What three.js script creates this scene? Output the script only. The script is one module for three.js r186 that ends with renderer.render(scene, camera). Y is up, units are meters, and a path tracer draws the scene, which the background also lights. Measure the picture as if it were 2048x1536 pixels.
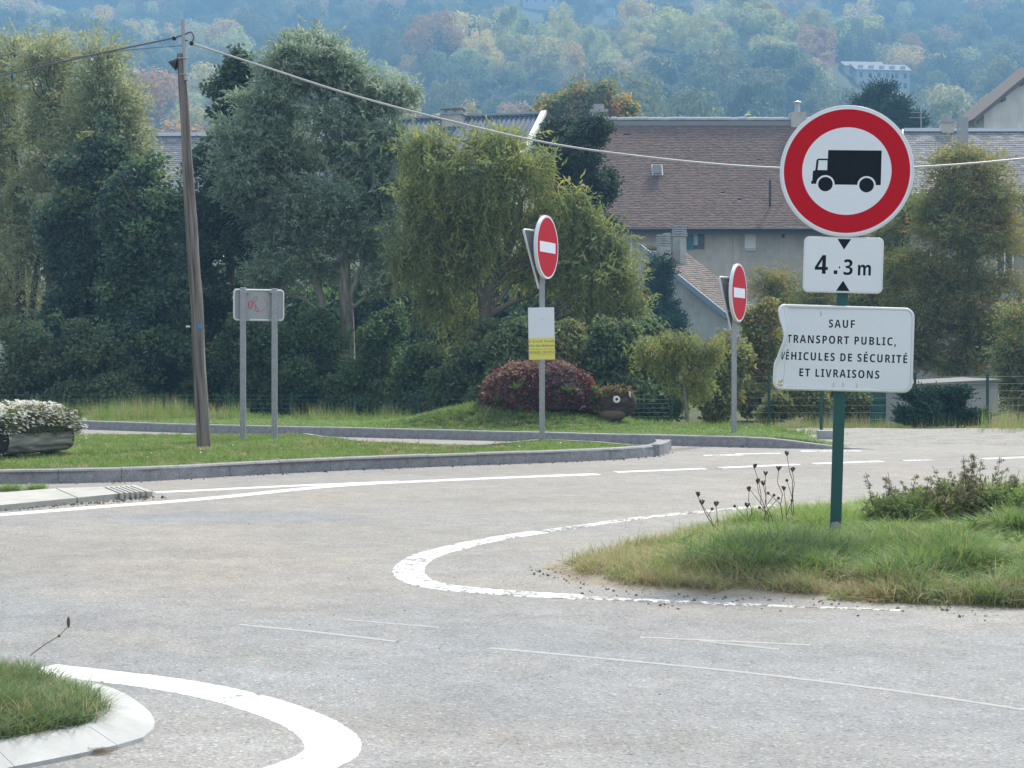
import * as THREE from 'three';
import { mergeGeometries, mergeVertices } from 'three/addons/utils/BufferGeometryUtils.js';
import { RoundedBoxGeometry } from 'three/addons/geometries/RoundedBoxGeometry.js';

// ---------------------------------------------------------------- camera, sky, sun, exposure
const F = 3200, CX = 1024, HY = 706, CH = 1.305;      // focal length and horizon in photo pixels, eye height in metres
const scene = new THREE.Scene();
const camera = new THREE.PerspectiveCamera(2 * Math.atan(768 / F) * 180 / Math.PI, 2048 / 1536, 0.1, 3000);
camera.position.set(0, CH, 0);
camera.lookAt(0, CH, -10);
camera.setViewOffset(2048, 1536, 0, 768 - HY, 2048, 1536);
camera.updateProjectionMatrix();
scene.add(camera);

const SUN = new THREE.Vector3(0.42, 1.0, -0.80).normalize();
{ // thin high cloud, brighter round the hidden sun
  const w = 256, h = 128, a = new Float32Array(w * h * 4);
  for (let j = 0; j < h; j++) for (let i = 0; i < w; i++) {
    const el = ((j + 0.5) / h - 0.5) * Math.PI, az = ((i + 0.5) / w - 0.5) * 2 * Math.PI;
    const d = new THREE.Vector3(Math.cos(el) * Math.cos(az), Math.sin(el), Math.cos(el) * Math.sin(az));
    const s = Math.max(0, d.dot(SUN));
    const glow = 0.55 * Math.pow(s, 6) + 1.3 * Math.pow(s, 40);
    const n = 0.09 * Math.sin(az * 3 + 4 * el) * Math.cos(az * 5 - 3 * el) * Math.cos(el);
    const t = 0.5 + 0.5 * d.dot(SUN), b = (0.24 + 0.50 * Math.pow(t, 1.4)) * (1 + n);
    const k = (j * w + i) * 4;
    a[k] = b * 0.95 + glow; a[k + 1] = b * 1.02 + glow * 0.97; a[k + 2] = b * 1.13 + glow * 0.86; a[k + 3] = 1;
  }
  const sky = new THREE.DataTexture(a, w, h, THREE.RGBAFormat, THREE.FloatType);
  sky.mapping = THREE.EquirectangularReflectionMapping;
  sky.magFilter = THREE.LinearFilter; sky.minFilter = THREE.LinearFilter;
  sky.wrapS = THREE.RepeatWrapping; sky.needsUpdate = true;
  scene.background = sky; scene.environment = sky;
}
const sun = new THREE.DirectionalLight(new THREE.Color(1.0, 0.93, 0.80), 4.0);
sun.position.copy(SUN).multiplyScalar(300); sun.target.position.set(0, 0, -25);
sun.castShadow = true; sun.shadow.radius = 14; sun.shadow.mapSize.set(4096, 4096);
Object.assign(sun.shadow.camera, { left: -60, right: 60, top: 70, bottom: -70, near: 10, far: 900 });
scene.add(sun, sun.target);
scene.fog = new THREE.FogExp2(new THREE.Color(0.30, 0.61, 1.0), 0.0015);
const EXPOSURE = 2.05;

// ---------------------------------------------------------------- helpers
let seed = 7;
const reseed = (s) => { seed = s; };
function rnd() { seed |= 0; seed = seed + 0x6D2B79F5 | 0; let t = Math.imul(seed ^ seed >>> 15, 1 | seed); t = t + Math.imul(t ^ t >>> 7, 61 | t) ^ t; return ((t ^ t >>> 14) >>> 0) / 4294967296; }
const rr = (a, b) => a + (b - a) * rnd();
const pick = (a) => a[Math.floor(rnd() * a.length)];
const V = (x, y, z) => new THREE.Vector3(x, y, z);
const P = (px, py, d) => V((px - CX) * d / F, CH - (py - HY) * d / F, -d);       // photo pixel at a known distance
const G = (px, py, h = 0) => P(px, py, F * (CH - h) / (py - HY));                 // photo pixel on level ground of height h
const clamp = (x, a = 0, b = 1) => Math.min(b, Math.max(a, x));
const smooth = (a, b, x) => { const t = clamp((x - a) / (b - a)); return t * t * (3 - 2 * t); };
const C = (r, g, b) => new THREE.Color().setRGB(r, g, b);
const taken = {};
function numbered(n) { const k = taken[n] = (taken[n] ?? -1) + 1; return k ? n + '_' + String(k).padStart(3, '0') : n; }
function tag(o, label, category, group, kind) {
  o.userData.label = label; if (category) o.userData.category = category;
  if (group) o.userData.group = group; if (kind) o.userData.kind = kind;
  return o;
}
function thing(name, label, category, pos = V(0, 0, 0), group, kind) {
  const g = new THREE.Group(); g.name = numbered(name); g.position.copy(pos); scene.add(g);
  return tag(g, label, category, group, kind);
}
function mesh(name, geo, mat, parent) {
  const m = new THREE.Mesh(Array.isArray(geo) ? mergeGeometries(geo.map(plain)) : geo, mat);
  m.castShadow = m.receiveShadow = true; m.name = parent ? name : numbered(name); (parent ?? scene).add(m); return m;
}
function plain(g) { // same attributes everywhere so that pieces merge
  let q = g.index ? g.toNonIndexed() : g;
  for (const k of Object.keys(q.attributes)) if (!['position', 'normal', 'uv'].includes(k)) q.deleteAttribute(k);
  if (!q.attributes.normal) q.computeVertexNormals();
  if (!q.attributes.uv) q.setAttribute('uv', new THREE.BufferAttribute(new Float32Array(q.attributes.position.count * 2), 2));
  return q;
}
const box = (w, h, d, x = 0, y = 0, z = 0, r = 0) => (r ? new RoundedBoxGeometry(w, h, d, 2, r) : new THREE.BoxGeometry(w, h, d)).translate(x, y, z);
function boxUV(g, s = 1) { // uv in metres from the dominant axis
  const q = plain(g), p = q.attributes.position, n = q.attributes.normal, uv = q.attributes.uv;
  for (let i = 0; i < p.count; i++) {
    const ax = Math.abs(n.getX(i)), ay = Math.abs(n.getY(i)), az = Math.abs(n.getZ(i));
    if (ay > ax && ay > az) uv.setXY(i, p.getX(i) / s, p.getZ(i) / s);
    else if (ax > az) uv.setXY(i, p.getZ(i) / s, p.getY(i) / s);
    else uv.setXY(i, p.getX(i) / s, p.getY(i) / s);
  }
  return q;
}
function tube(pts, radii, seg = 6, capEnds = true) {
  const pos = [], nor = [], uv = [], idx = [];
  let len = 0, ref = V(0.31, 0.2, 0.93).normalize();
  for (let i = 0; i < pts.length; i++) {
    const t = V().subVectors(pts[Math.min(i + 1, pts.length - 1)], pts[Math.max(i - 1, 0)]).normalize();
    const a = V().crossVectors(t, ref).normalize(), b = V().crossVectors(t, a).normalize();
    if (i) len += pts[i].distanceTo(pts[i - 1]);
    const r = Array.isArray(radii) ? radii[i] : radii;
    for (let k = 0; k <= seg; k++) {
      const q = k / seg * Math.PI * 2, n = V().addScaledVector(a, Math.cos(q)).addScaledVector(b, Math.sin(q));
      pos.push(pts[i].x + n.x * r, pts[i].y + n.y * r, pts[i].z + n.z * r); nor.push(n.x, n.y, n.z); uv.push(k / seg, len);
    }
  }
  const w = seg + 1;
  for (let i = 0; i + 1 < pts.length; i++) for (let k = 0; k < seg; k++) { const a = i * w + k; idx.push(a, a + 1, a + w, a + 1, a + w + 1, a + w); }
  if (capEnds) for (const e of [0, pts.length - 1]) {
    const c = pos.length / 3, t = V().subVectors(pts[Math.min(e + 1, pts.length - 1)], pts[Math.max(e - 1, 0)]).normalize().multiplyScalar(e ? 1 : -1);
    pos.push(pts[e].x, pts[e].y, pts[e].z); nor.push(t.x, t.y, t.z); uv.push(0.5, 0.5);
    for (let k = 0; k < seg; k++) e ? idx.push(c, e * w + k + 1, e * w + k) : idx.push(c, e * w + k, e * w + k + 1);
  }
  const g = new THREE.BufferGeometry();
  g.setAttribute('position', new THREE.Float32BufferAttribute(pos, 3)); g.setAttribute('normal', new THREE.Float32BufferAttribute(nor, 3));
  g.setAttribute('uv', new THREE.Float32BufferAttribute(uv, 2)); g.setIndex(idx);
  return g;
}
// tileable noise
const hash = (x, y, s) => { let h = Math.imul(x, 374761393) + Math.imul(y, 668265263) + Math.imul(s, 974634777) | 0; h = Math.imul(h ^ h >>> 13, 1274126177); return ((h ^ h >>> 16) >>> 0) / 4294967296; };
function vn(x, y, per, s = 0) {
  const xi = Math.floor(x), yi = Math.floor(y), fx = x - xi, fy = y - yi, m = (v) => ((v % per) + per) % per;
  const u = fx * fx * (3 - 2 * fx), v = fy * fy * (3 - 2 * fy), x0 = m(xi), x1 = m(xi + 1), y0 = m(yi), y1 = m(yi + 1);
  return (hash(x0, y0, s) * (1 - u) + hash(x1, y0, s) * u) * (1 - v) + (hash(x0, y1, s) * (1 - u) + hash(x1, y1, s) * u) * v;
}
const fbm = (x, y, per, s = 0, oct = 4) => { let a = 0, w = 0.5, t = 0; for (let o = 0; o < oct; o++) { a += w * vn(x, y, per, s + o * 17); t += w; x *= 2; y *= 2; per *= 2; w *= 0.5; } return a / t; };
const wn = (x, z, s = 0, oct = 3) => fbm(x + 4096, z + 4096, 8192, s, oct);        // world noise, 0..1
const v3 = (x, y, z) => (wn(x + y * 0.71, z - y * 0.53, 3, 2) + wn(y + z * 0.37 + 91, x - z * 0.61, 5, 2)) / 2;
function tex(n, fn, srgb = true) {
  const a = new Uint8Array(n * n * 4), to = (c) => 255 * clamp(srgb ? (c <= 0.0031308 ? 12.92 * c : 1.055 * Math.pow(c, 1 / 2.4) - 0.055) : c);
  for (let j = 0; j < n; j++) for (let i = 0; i < n; i++) { const c = fn(i / n, j / n, i, j), k = (j * n + i) * 4, q = typeof c === 'number' ? [c, c, c] : c; a[k] = to(q[0]); a[k + 1] = to(q[1]); a[k + 2] = to(q[2]); a[k + 3] = 255; }
  const t = new THREE.DataTexture(a, n, n); t.wrapS = t.wrapT = THREE.RepeatWrapping; t.magFilter = THREE.LinearFilter; t.minFilter = THREE.LinearFilter;
  if (srgb) t.colorSpace = THREE.SRGBColorSpace; t.needsUpdate = true; return t;
}
function canvasTex(w, h, draw) {
  const c = document.createElement('canvas'); c.width = w; c.height = h; draw(c.getContext('2d'), w, h);
  const t = new THREE.CanvasTexture(c); t.colorSpace = THREE.SRGBColorSpace; return t;
}
const std = (o) => new THREE.MeshStandardMaterial({ side: THREE.DoubleSide, roughness: 0.85, ...o });
function lerpPath(list, n) { // Catmull-Rom through points
  const c = new THREE.CatmullRomCurve3(list, false, 'centripetal'); return c.getSpacedPoints(n);
}

// ---------------------------------------------------------------- materials
// grains of pale and dark stone in worn bitumen
const agg = (u, v) => { const a = vn(u * 330, v * 330, 330, 1), b = vn(u * 190 + 7, v * 190, 190, 2), c = fbm(u * 24, v * 24, 24, 3, 3); return [a, b, c]; };
const asphaltMap = tex(2048, (u, v) => {
  const [a, b, c] = agg(u, v); let g = 0.215 + 0.07 * (c - 0.5);
  g += a > 0.74 ? (a - 0.74) * 0.62 : a < 0.30 ? (a - 0.30) * 0.36 : 0; g += b > 0.78 ? (b - 0.78) * 0.36 : b < 0.2 ? (b - 0.2) * 0.30 : 0;
  g = Math.max(g, 0.05); const t = vn(u * 120, v * 120, 120, 9);
  return [g * (1.0 + 0.08 * t), g * (0.99 + 0.03 * t), g * (0.985 - 0.04 * t)];
});
const asphaltBump = tex(1024, (u, v) => { const [a, b] = agg(u, v); return clamp(0.5 * a + 0.5 * b); }, false);
const graniteMap = tex(512, (u, v) => { const a = vn(u * 128, v * 128, 128, 4), c = fbm(u * 10, v * 10, 10, 5); const g = 0.25 + 0.10 * (c - 0.5) + (a > 0.7 ? 0.22 * (a - 0.5) : a < 0.3 ? -0.09 : 0); return [g, g * 1.0, g * 1.03]; });
const concreteMap = tex(512, (u, v) => { const c = fbm(u * 6, v * 6, 6, 6, 5), f = vn(u * 200, v * 200, 200, 8); const g = 0.40 + 0.16 * (c - 0.5) + 0.06 * (f - 0.5); return [g * 1.0, g * 0.985, g * 0.94]; });
const plasterMap = tex(512, (u, v) => { const c = fbm(u * 5, v * 5, 5, 11, 5), s = fbm(u * 30, v * 4, 30, 12, 3), f = vn(u * 180, v * 180, 180, 13); const g = 1 + 0.5 * (c - 0.5) + 0.22 * (s - 0.5) + 0.08 * (f - 0.5); return [0.53 * g, 0.49 * g, 0.42 * g]; });
const barkMap = tex(512, (u, v) => { const s = fbm(u * 14, v * 14, 14, 14, 5), f = fbm(u * 60, v * 60, 60, 15, 2); const g = 0.6 + 0.9 * (s - 0.3) + 0.4 * (f - 0.5); return [0.20 * g, 0.17 * g, 0.14 * g]; });
barkMap.repeat.set(1, 0.25);
const M = {
  asphalt: std({ map: asphaltMap, bumpMap: asphaltBump, bumpScale: 0.004, vertexColors: true, roughness: 0.82 }),
  granite: std({ map: graniteMap, roughness: 0.8 }),
  concrete: std({ map: concreteMap, roughness: 0.9 }),
  slab: std({ map: concreteMap, color: C(1.0, 0.98, 0.93), roughness: 0.9 }),
  paleKerb: std({ map: concreteMap, color: C(0.98, 1.0, 1.03), roughness: 0.9 }),
  plaster: std({ map: plasterMap, roughness: 0.95 }),
  soil: std({ color: C(0.085, 0.075, 0.04), roughness: 1 }),
  galv: std({ map: tex(256, (u, v) => { const a = vn(u * 40, v * 40, 40, 21), b = fbm(u * 8, v * 8, 8, 22); const g = 0.36 + 0.12 * (a - 0.5) + 0.1 * (b - 0.5); return [g * 0.97, g, g * 1.04]; }), roughness: 0.5, metalness: 0.35 }),
  alu: std({ color: C(0.45, 0.45, 0.44), roughness: 0.45, metalness: 0.4 }),
  rim: std({ color: C(0.72, 0.73, 0.74), roughness: 0.35 }),
  greenPost: std({ color: C(0.010, 0.085, 0.075), roughness: 0.45 }),
  black: std({ color: C(0.012, 0.013, 0.016), roughness: 0.5 }),
  darkSteel: std({ color: C(0.04, 0.042, 0.045), roughness: 0.5, metalness: 0.3 }),
  fence: std({ color: C(0.012, 0.07, 0.055), roughness: 0.5 }),
  bark: std({ map: barkMap, roughness: 1 }),
  greyBark: std({ map: barkMap, color: C(1.7, 1.85, 1.85), roughness: 1 }),
  darkBark: std({ map: barkMap, color: C(0.55, 0.5, 0.45), roughness: 1 }),
  leaf: new THREE.MeshPhysicalMaterial({ color: 0xffffff, roughness: 1, transmission: 0.5, thickness: 0, side: THREE.DoubleSide }),
  grass: new THREE.MeshPhysicalMaterial({ color: 0xffffff, roughness: 1, transmission: 0.4, thickness: 0, side: THREE.DoubleSide }),
  needle: std({ color: 0xffffff, roughness: 0.9 }),
  white: std({ color: C(0.78, 0.78, 0.76), roughness: 0.6 }),
  glass: std({ color: C(0.03, 0.04, 0.05), roughness: 0.12 }),
};

// ---------------------------------------------------------------- terrain, road, verges
const farKerbLine = [[-700, 838], [-300, 845], [150, 858], [400, 866.5], [700, 874], [1000, 882], [1300, 890], [1500, 895], [1650, 898], [1750, 899]].map(([x, y]) => G(x, y));
function farKerbD(x) { // distance of the far kerb for a given x
  const L = farKerbLine; if (x <= L[0].x) return -L[0].z;
  for (let i = 1; i < L.length; i++) if (x <= L[i].x) { const t = (x - L[i - 1].x) / (L[i].x - L[i - 1].x); return -(L[i - 1].z + t * (L[i].z - L[i - 1].z)); }
  return 21.6;
}
const HS = 1.4;
const spur = (x, d) => Math.exp(-Math.pow((x - 30 - (d - 345) * 0.3) / 42, 4) - Math.pow((d - 345) / 30, 2));
const MX = 0.2, MD = 25.7;
const mound = (x, d) => Math.exp(-Math.pow(Math.abs(x - MX) / (x > MX ? 1.35 : 1.75), 2.6) - Math.pow(Math.abs((d - MD) / 1.35), 2.4));
function groundH(x, d) {
  const k = farKerbD(x), e = d - k;
  const right = smooth(3.6, 5.0, x);                       // flat gravel and wasteland beyond the kerb's end
  let h = e < 0.2 ? -0.03 : 0.13 * (1 - right) - 0.03 * right;
  if (e >= 0.2) {
    h += -0.62 * smooth(3.0, 6.5, e) * (1 - 0.7 * right) * (1 - smooth(48, 66, d) * 0.9);
    h += 0.02 * (wn(x * 1.7, d * 1.7, 31) - 0.5);
    h += 0.36 * mound(x, d) * smooth(0.25, 1.1, e);
  }
  if (d > 120 * HS) {
    const e1 = d / HS, x1 = x / HS, q = e1 - 120; let k = 0.19 * q + 0.00021 * q * q;
    k += smooth(0, 120, q) * (26 * (wn(x1 / 120, e1 / 120, 41) - 0.5) + 10 * (wn(x1 / 40, e1 / 40, 43) - 0.5));
    k += 9 * spur(x1, e1) - 9 * Math.exp(-Math.pow((x1 - 34) / 60, 2) - Math.pow((e1 - 425) / 34, 2));   // wooded spur and the dip behind it
    h += HS * k;
  }
  return h;
}
function sheet(nx, nd, at) { // grid from at(u, v) -> Vector3
  const pos = [], uv = [], idx = [];
  for (let j = 0; j <= nd; j++) for (let i = 0; i <= nx; i++) { const p = at(i / nx, j / nd); pos.push(p.x, p.y, p.z); uv.push(p.x, p.z); }
  for (let j = 0; j < nd; j++) for (let i = 0; i < nx; i++) { const a = j * (nx + 1) + i; idx.push(a, a + 1, a + nx + 1, a + 1, a + nx + 2, a + nx + 1); }
  const g = new THREE.BufferGeometry(); g.setAttribute('position', new THREE.Float32BufferAttribute(pos, 3)); g.setAttribute('uv', new THREE.Float32BufferAttribute(uv, 2));
  g.setIndex(idx); g.computeVertexNormals();
  if (g.attributes.normal.getY(0) < 0) { for (let k = 0; k < idx.length; k += 3) [idx[k], idx[k + 1]] = [idx[k + 1], idx[k]]; g.setIndex(idx); g.computeVertexNormals(); }
  return g;
}
const groundMat = std({ map: tex(512, (u, v) => { const a = fbm(u * 8, v * 8, 8, 51, 5), b = fbm(u * 40, v * 40, 40, 52, 2); return [0.075 + 0.05 * (a - 0.5) + 0.03 * (b - 0.5), 0.085 + 0.05 * (a - 0.5), 0.035 + 0.02 * (b - 0.5)]; }), roughness: 1 });
groundMat.map.repeat.set(0.25, 0.25);
tag(mesh('ground', sheet(380, 290, (u, v) => { // finest across the planted verge and mound
  const d = v < 0.04 ? 1 + 20 * v / 0.04 : v < 0.60 ? 21 + 13 * (v - 0.04) / 0.56 : 34 + 920 * Math.pow((v - 0.60) / 0.40, 2), half = 14 + d * 0.62, s = u * 2 - 1, x = half * (0.4 * s + 0.6 * s * s * s);
  return V(x, groundH(x, d) - 0.004, -d);
}), groundMat), 'rough ground running back under the trees and up the wooded hill', 'ground', null, 'structure');

// road: one sheet up to the far kerb, tone varied by wear, dust and old repairs
const roadGeo = sheet(230, 260, (u, v) => { const x = -16 + 34 * u, k = farKerbD(x) + 0.12 + 1.6 * smooth(4.4, 5.2, x); return V(x, 0, -(2 + (k - 2) * v)); });
{
  const p = roadGeo.attributes.position, col = [];
  const spots = [[...G(460, 1034).toArray(), 1.1, 0.5]];
  for (let i = 0; i < p.count; i++) {
    const x = p.getX(i), d = -p.getZ(i); let t = 1 + 0.16 * (wn(x * 0.35, d * 0.5, 61) - 0.5) + 0.14 * (wn(x * 1.6 + d * 0.3, d * 3.2, 62) - 0.5) + 0.10 * (wn(x * 6, d * 7, 63) - 0.5);
    let warm = 0.030 + 0.05 * (wn(x * 0.5 + 9, d * 0.4, 64) - 0.5);
    const bend = d - 0.055 * x * x + 0.18 * x;                 // along the turning lane: polished, bluish, streaked by tyres
    const lane = smooth(9.0, 7.4, bend), streak = wn(x * 0.5 + 40, bend * 9, 66), streak2 = wn(x * 0.9 + 80, bend * 26, 69);
    warm -= lane * (0.05 + 0.05 * (streak - 0.3)); t *= 1 + lane * (0.16 * (streak - 0.5) + 0.10 * (streak2 - 0.5));
    const tyre = Math.exp(-Math.pow((bend - 7.15) / 0.22, 2)) + 0.8 * Math.exp(-Math.pow((bend - 5.9) / 0.25, 2)); t *= 1 - 0.07 * tyre * (0.5 + streak); warm -= 0.02 * tyre;
    const far = wn(x * 0.35 + 11, d * 3.2, 65); if (d > 9) t *= 1 + 0.12 * (far - 0.5);
    const nose = smooth(0.35, 0.0, Math.hypot((x + 1.05) / 0.55, (d - 5.75) / 0.9) - 0.75); t *= 1 + 0.13 * nose * (0.6 + 0.8 * wn(x * 3, d * 3, 70)); // smoother pale film of sand by the near kerb
    for (const [sx, , sz, rx, rz] of spots) { const e = Math.pow((x - sx) / rx, 2) + Math.pow((d + sz) / rz, 2); const m = smooth(1.25, 0.5, e + 0.7 * (wn(x * 3, d * 3, 67) - 0.5)); t *= 1 - 0.05 * m; warm -= 0.07 * m; }
    const dusty = smooth(0.5, 0.75, wn(x * 0.9, d * 1.1, 68)) * 0.05; t += dusty; warm += dusty * 0.6;
    col.push(t * (1 + warm), t, t * (1 - warm * 1.25));
  }
  roadGeo.setAttribute('color', new THREE.Float32BufferAttribute(col, 3));
  const uv = roadGeo.attributes.uv; for (let i = 0; i < uv.count; i++) uv.setXY(i, uv.getX(i) / 2.6, uv.getY(i) / 2.6);
}
const road = tag(mesh('road', roadGeo, M.asphalt), 'worn pale grey asphalt road junction', 'road', null, 'structure');

// painted lines: strips with a ragged edge, 4 mm above the asphalt
const paintTex = (wear, s) => tex(512, (u, v) => { const a = fbm(u * 40, v * 40, 40, s, 3), b = vn(u * 160, v * 160, 160, s + 1), c = fbm(u * 6, v * 6, 6, s + 2, 3); const k = smooth(wear - 0.07, wear + 0.07, a * 0.6 + b * 0.25 + c * 0.3); const q = 0.20 + (0.34 + 0.14 * c + 0.10 * b) * k; return [q, q, q * 0.985]; });
const P0 = std({ map: paintTex(0.35, 71), roughness: 0.7 }), P1 = std({ map: paintTex(0.50, 75), roughness: 0.75 }), P2 = std({ map: paintTex(0.62, 79), roughness: 0.8 });
function strip(points, w, mat, y = 0.004, ragged = 0.0035) {
  const L = lerpPath(points.map(([x, y0]) => G(x, y0)), Math.max(6, Math.round(new THREE.CatmullRomCurve3(points.map(([x, y0]) => G(x, y0))).getLength() / 0.02)));
  const pos = [], uv = [], idx = []; let len = 0;
  L.forEach((p, i) => {
    const t = V().subVectors(L[Math.min(i + 1, L.length - 1)], L[Math.max(0, i - 1)]).setY(0).normalize(), n = V(-t.z, 0, t.x);
    if (i) len += p.distanceTo(L[i - 1]);
    const ww = typeof w === 'function' ? w(i / (L.length - 1)) : w;
    for (const s of [-1, 1]) { const o = s * (ww / 2 + rr(-ragged, ragged)); for (const [q, yy] of s < 0 ? [[o - 0.002, 0.0006], [o, y]] : [[o, y], [o + 0.002, 0.0006]]) { pos.push(p.x + n.x * q, yy, p.z + n.z * q); uv.push((p.x + n.x * q) / 1.3, (p.z + n.z * q) / 1.3); } }
    if (i) for (let k = 0; k < 3; k++) { const a = i * 4 - 4 + k; idx.push(a, a + 1, a + 4, a + 1, a + 5, a + 4); }
  });
  const g = new THREE.BufferGeometry(); g.setAttribute('position', new THREE.Float32BufferAttribute(pos, 3)); g.setAttribute('uv', new THREE.Float32BufferAttribute(uv, 2)); g.setIndex(idx);
  g.setAttribute('normal', new THREE.Float32BufferAttribute(pos.map((_, i) => i % 3 === 1 ? 1 : 0), 3));
  return mesh('road_marking', g, mat, road);
}
strip([[-420, 1059], [-160, 1041], [0, 1030], [200, 1014], [400, 998.5], [680, 971.5], [850, 962.5], [1000, 956], [1193, 948.5]], 0.17, P0);
strip([[308, 985], [400, 981], [520, 975], [680, 968], [800, 963.2]], 0.13, P0);
for (const [a, b, m] of [[[1228, 944.5], [1408, 937.5], P0], [[1438, 936], [1594, 929], P0], [[1625, 927.5], [1762, 922.8], P0], [[1805, 921.5], [1862, 920], P1], [[1963, 918], [2090, 913.2], P0], [[1405, 911], [1482, 910], P1], [[1470, 908], [1562, 907], P1], [[1600, 902.5], [1722, 902], P1]])
  strip([a, [(a[0] + b[0]) / 2, (a[1] + b[1]) / 2], b], 0.13, m);
strip([[1080, 1064], [980, 1080], [900, 1098], [850, 1113], [822, 1131], [819, 1149], [841, 1164], [880, 1173.5], [950, 1181], [1050, 1188.5], [1160, 1195]], (t) => 0.15 + 0.03 * Math.sin(t * Math.PI), P1, 0.004, 0.008);
strip([[1090, 1063], [1180, 1050], [1300, 1034], [1400, 1024], [1480, 1016.5], [1560, 1009]], 0.11, M.oldPaint ??= std({ map: paintTex(0.56, 83), color: C(0.82, 0.81, 0.79), roughness: 0.85 }));
strip([[1158, 1195], [1260, 1200], [1400, 1206], [1500, 1210]], 0.075, P2); strip([[1500, 1210], [1600, 1214], [1800, 1221]], 0.045, M.oldPaint ??= std({ map: paintTex(0.56, 83), color: C(0.82, 0.81, 0.79), roughness: 0.85 }));
strip([[80, 1338], [200, 1352], [330, 1368], [450, 1391], [540, 1416], [610, 1443], [652, 1470], [666, 1492], [655, 1512], [610, 1533], [540, 1556]], 0.185, P0, 0.004, 0.004);
for (const [pts, w] of [[[[480, 1250], [640, 1266], [795, 1284]], 0.018], [[[980, 1297], [1250, 1322], [1500, 1347], [1800, 1384], [2060, 1422]], 0.016], [[[1280, 1275], [1450, 1283], [1620, 1291]], 0.014], [[[690, 1240], [880, 1256]], 0.012], [[[1400, 1282], [1560, 1300]], 0.012]])
  strip(pts.length > 2 ? pts : [pts[0], [(pts[0][0] + pts[1][0]) / 2, (pts[0][1] + pts[1][1]) / 2], pts[1]], w, M.scratch ??= std({ color: C(0.36, 0.36, 0.36), roughness: 0.85 }), 0.004, 0.003);

// kerbs: every stone is a piece of its own
function kerb(name, label, pts, { len = 1, w = 0.15, h = 0.14, mat = M.granite, out = 1, drop = null, slope = 0.02, gap = 0.004 }) {
  const root = thing(name, label, 'kerb', V(0, 0, 0), null, 'structure');
  const curve = new THREE.CatmullRomCurve3(pts, false, 'centripetal'), total = curve.getLength(), n = Math.round(total / len);
  for (let i = 0; i < n; i++) {
    const rings = []; const step = 3;
    const jitter = rr(-1, 1) * (out > 0 ? 0.003 : 0);
    for (let s = 0; s <= step; s++) {
      const u = (i + (s === 0 ? gap / len / 2 : s === step ? 1 - gap / len / 2 : s / step)) / n, p = curve.getPointAt(u), t = curve.getTangentAt(u).setY(0).normalize();
      const nrm = V(-t.z, 0, t.x).multiplyScalar(out), hh = (drop ? drop(u) : 1) * h + jitter;
      const q = (o, y) => V(p.x + nrm.x * o, y, p.z + nrm.z * o);
      rings.push(slope > 0.05 ? [q(0, -0.02), q(-0.004, 0.014), q(-slope, hh - 0.004), q(-slope - 0.02, hh), q(-w, hh), q(-w, -0.02)] : [q(0, -0.02), q(-slope, hh - 0.022), q(-slope - 0.012, hh - 0.006), q(-slope - 0.034, hh), q(-w, hh), q(-w, -0.02)]);
    }
    const pos = [];
    const quad = (a, b, c, d) => { for (const v of [a, b, c, a, c, d]) pos.push(v.x, v.y, v.z); };
    for (let s = 0; s < step; s++) for (let k = 0; k < 5; k++) quad(rings[s][k], rings[s + 1][k], rings[s + 1][k + 1], rings[s][k + 1]);
    for (const e of [0, step]) for (let k = 1; k < 5; k++) { const a = rings[e][0], b = rings[e][k], c = rings[e][k + 1]; for (const v of [a, b, c]) pos.push(v.x, v.y, v.z); }
    const g = new THREE.BufferGeometry(); g.setAttribute('position', new THREE.Float32BufferAttribute(pos, 3)); g.computeVertexNormals();
    mesh('kerb_stone', boxUV(g, 0.6), mat, root);
  }
  return root;
}
const islandFront = [[-420, 985], [-200, 976], [0, 968], [150, 966], [300, 962], [500, 950], [700, 940], [900, 932], [1100, 925], [1230, 919], [1305, 912.5], [1334, 904], [1325, 898.5]].map(([x, y]) => G(x, y));
const islandBack = [[1290, 891], [1200, 884], [1090, 879.5], [1030, 883], [950, 890], [860, 888], [760, 884], [690, 877], [620, 868], [420, 868], [150, 868], [-300, 868], [-420, 868]].map(([x, y]) => G(x, y, 0.13).setY(0));
kerb('island_kerb', 'grey granite kerb round the grass island with the wooden pole', [...islandFront, ...islandBack.slice(0, 9)], { len: 0.62, h: 0.14, w: 0.14, out: 1 });
kerb('verge_kerb', 'dark grey kerb in front of the grass mound with the turtle', farKerbLine, { len: 0.85, h: 0.145, w: 0.14, out: 1, slope: 0.015, drop: (u) => 1 - smooth(0.93, 1, u) * 0.93 });

const flat = (pts, y, mat, name, label, cat) => {
  const s = new THREE.Shape(pts.map((p) => new THREE.Vector2(p.x, -p.z))), g = new THREE.ShapeGeometry(s); g.rotateX(-Math.PI / 2); g.translate(0, y, 0);
  return tag(mesh(name, g, mat), label, cat, null, 'structure');
};
const islandPoly = [...islandFront, ...islandBack];
flat(islandPoly, 0.115, M.soil, 'island_ground', 'bare soil under the lawn of the kerbed island', 'ground');
const rightNear = [[1080, 1130], [1140, 1158], [1250, 1180], [1400, 1191], [1600, 1199], [1800, 1206], [2048, 1215], [2500, 1235]].map(([x, y]) => G(x, y));
const rightFar = [[2600, 975], [2300, 985], [2048, 996], [1850, 1010], [1700, 1024], [1560, 1041], [1420, 1063], [1300, 1088], [1180, 1112]].map(([x, y]) => G(x, y));
const rightPoly = [...rightNear, ...rightFar];
const inPoly = (poly, x, z) => { let c = false; for (let i = 0, j = poly.length - 1; i < poly.length; j = i++) { const a = poly[i], b = poly[j]; if ((a.z > z) !== (b.z > z) && x < (b.x - a.x) * (z - a.z) / (b.z - a.z) + a.x) c = !c; } return c; };
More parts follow.
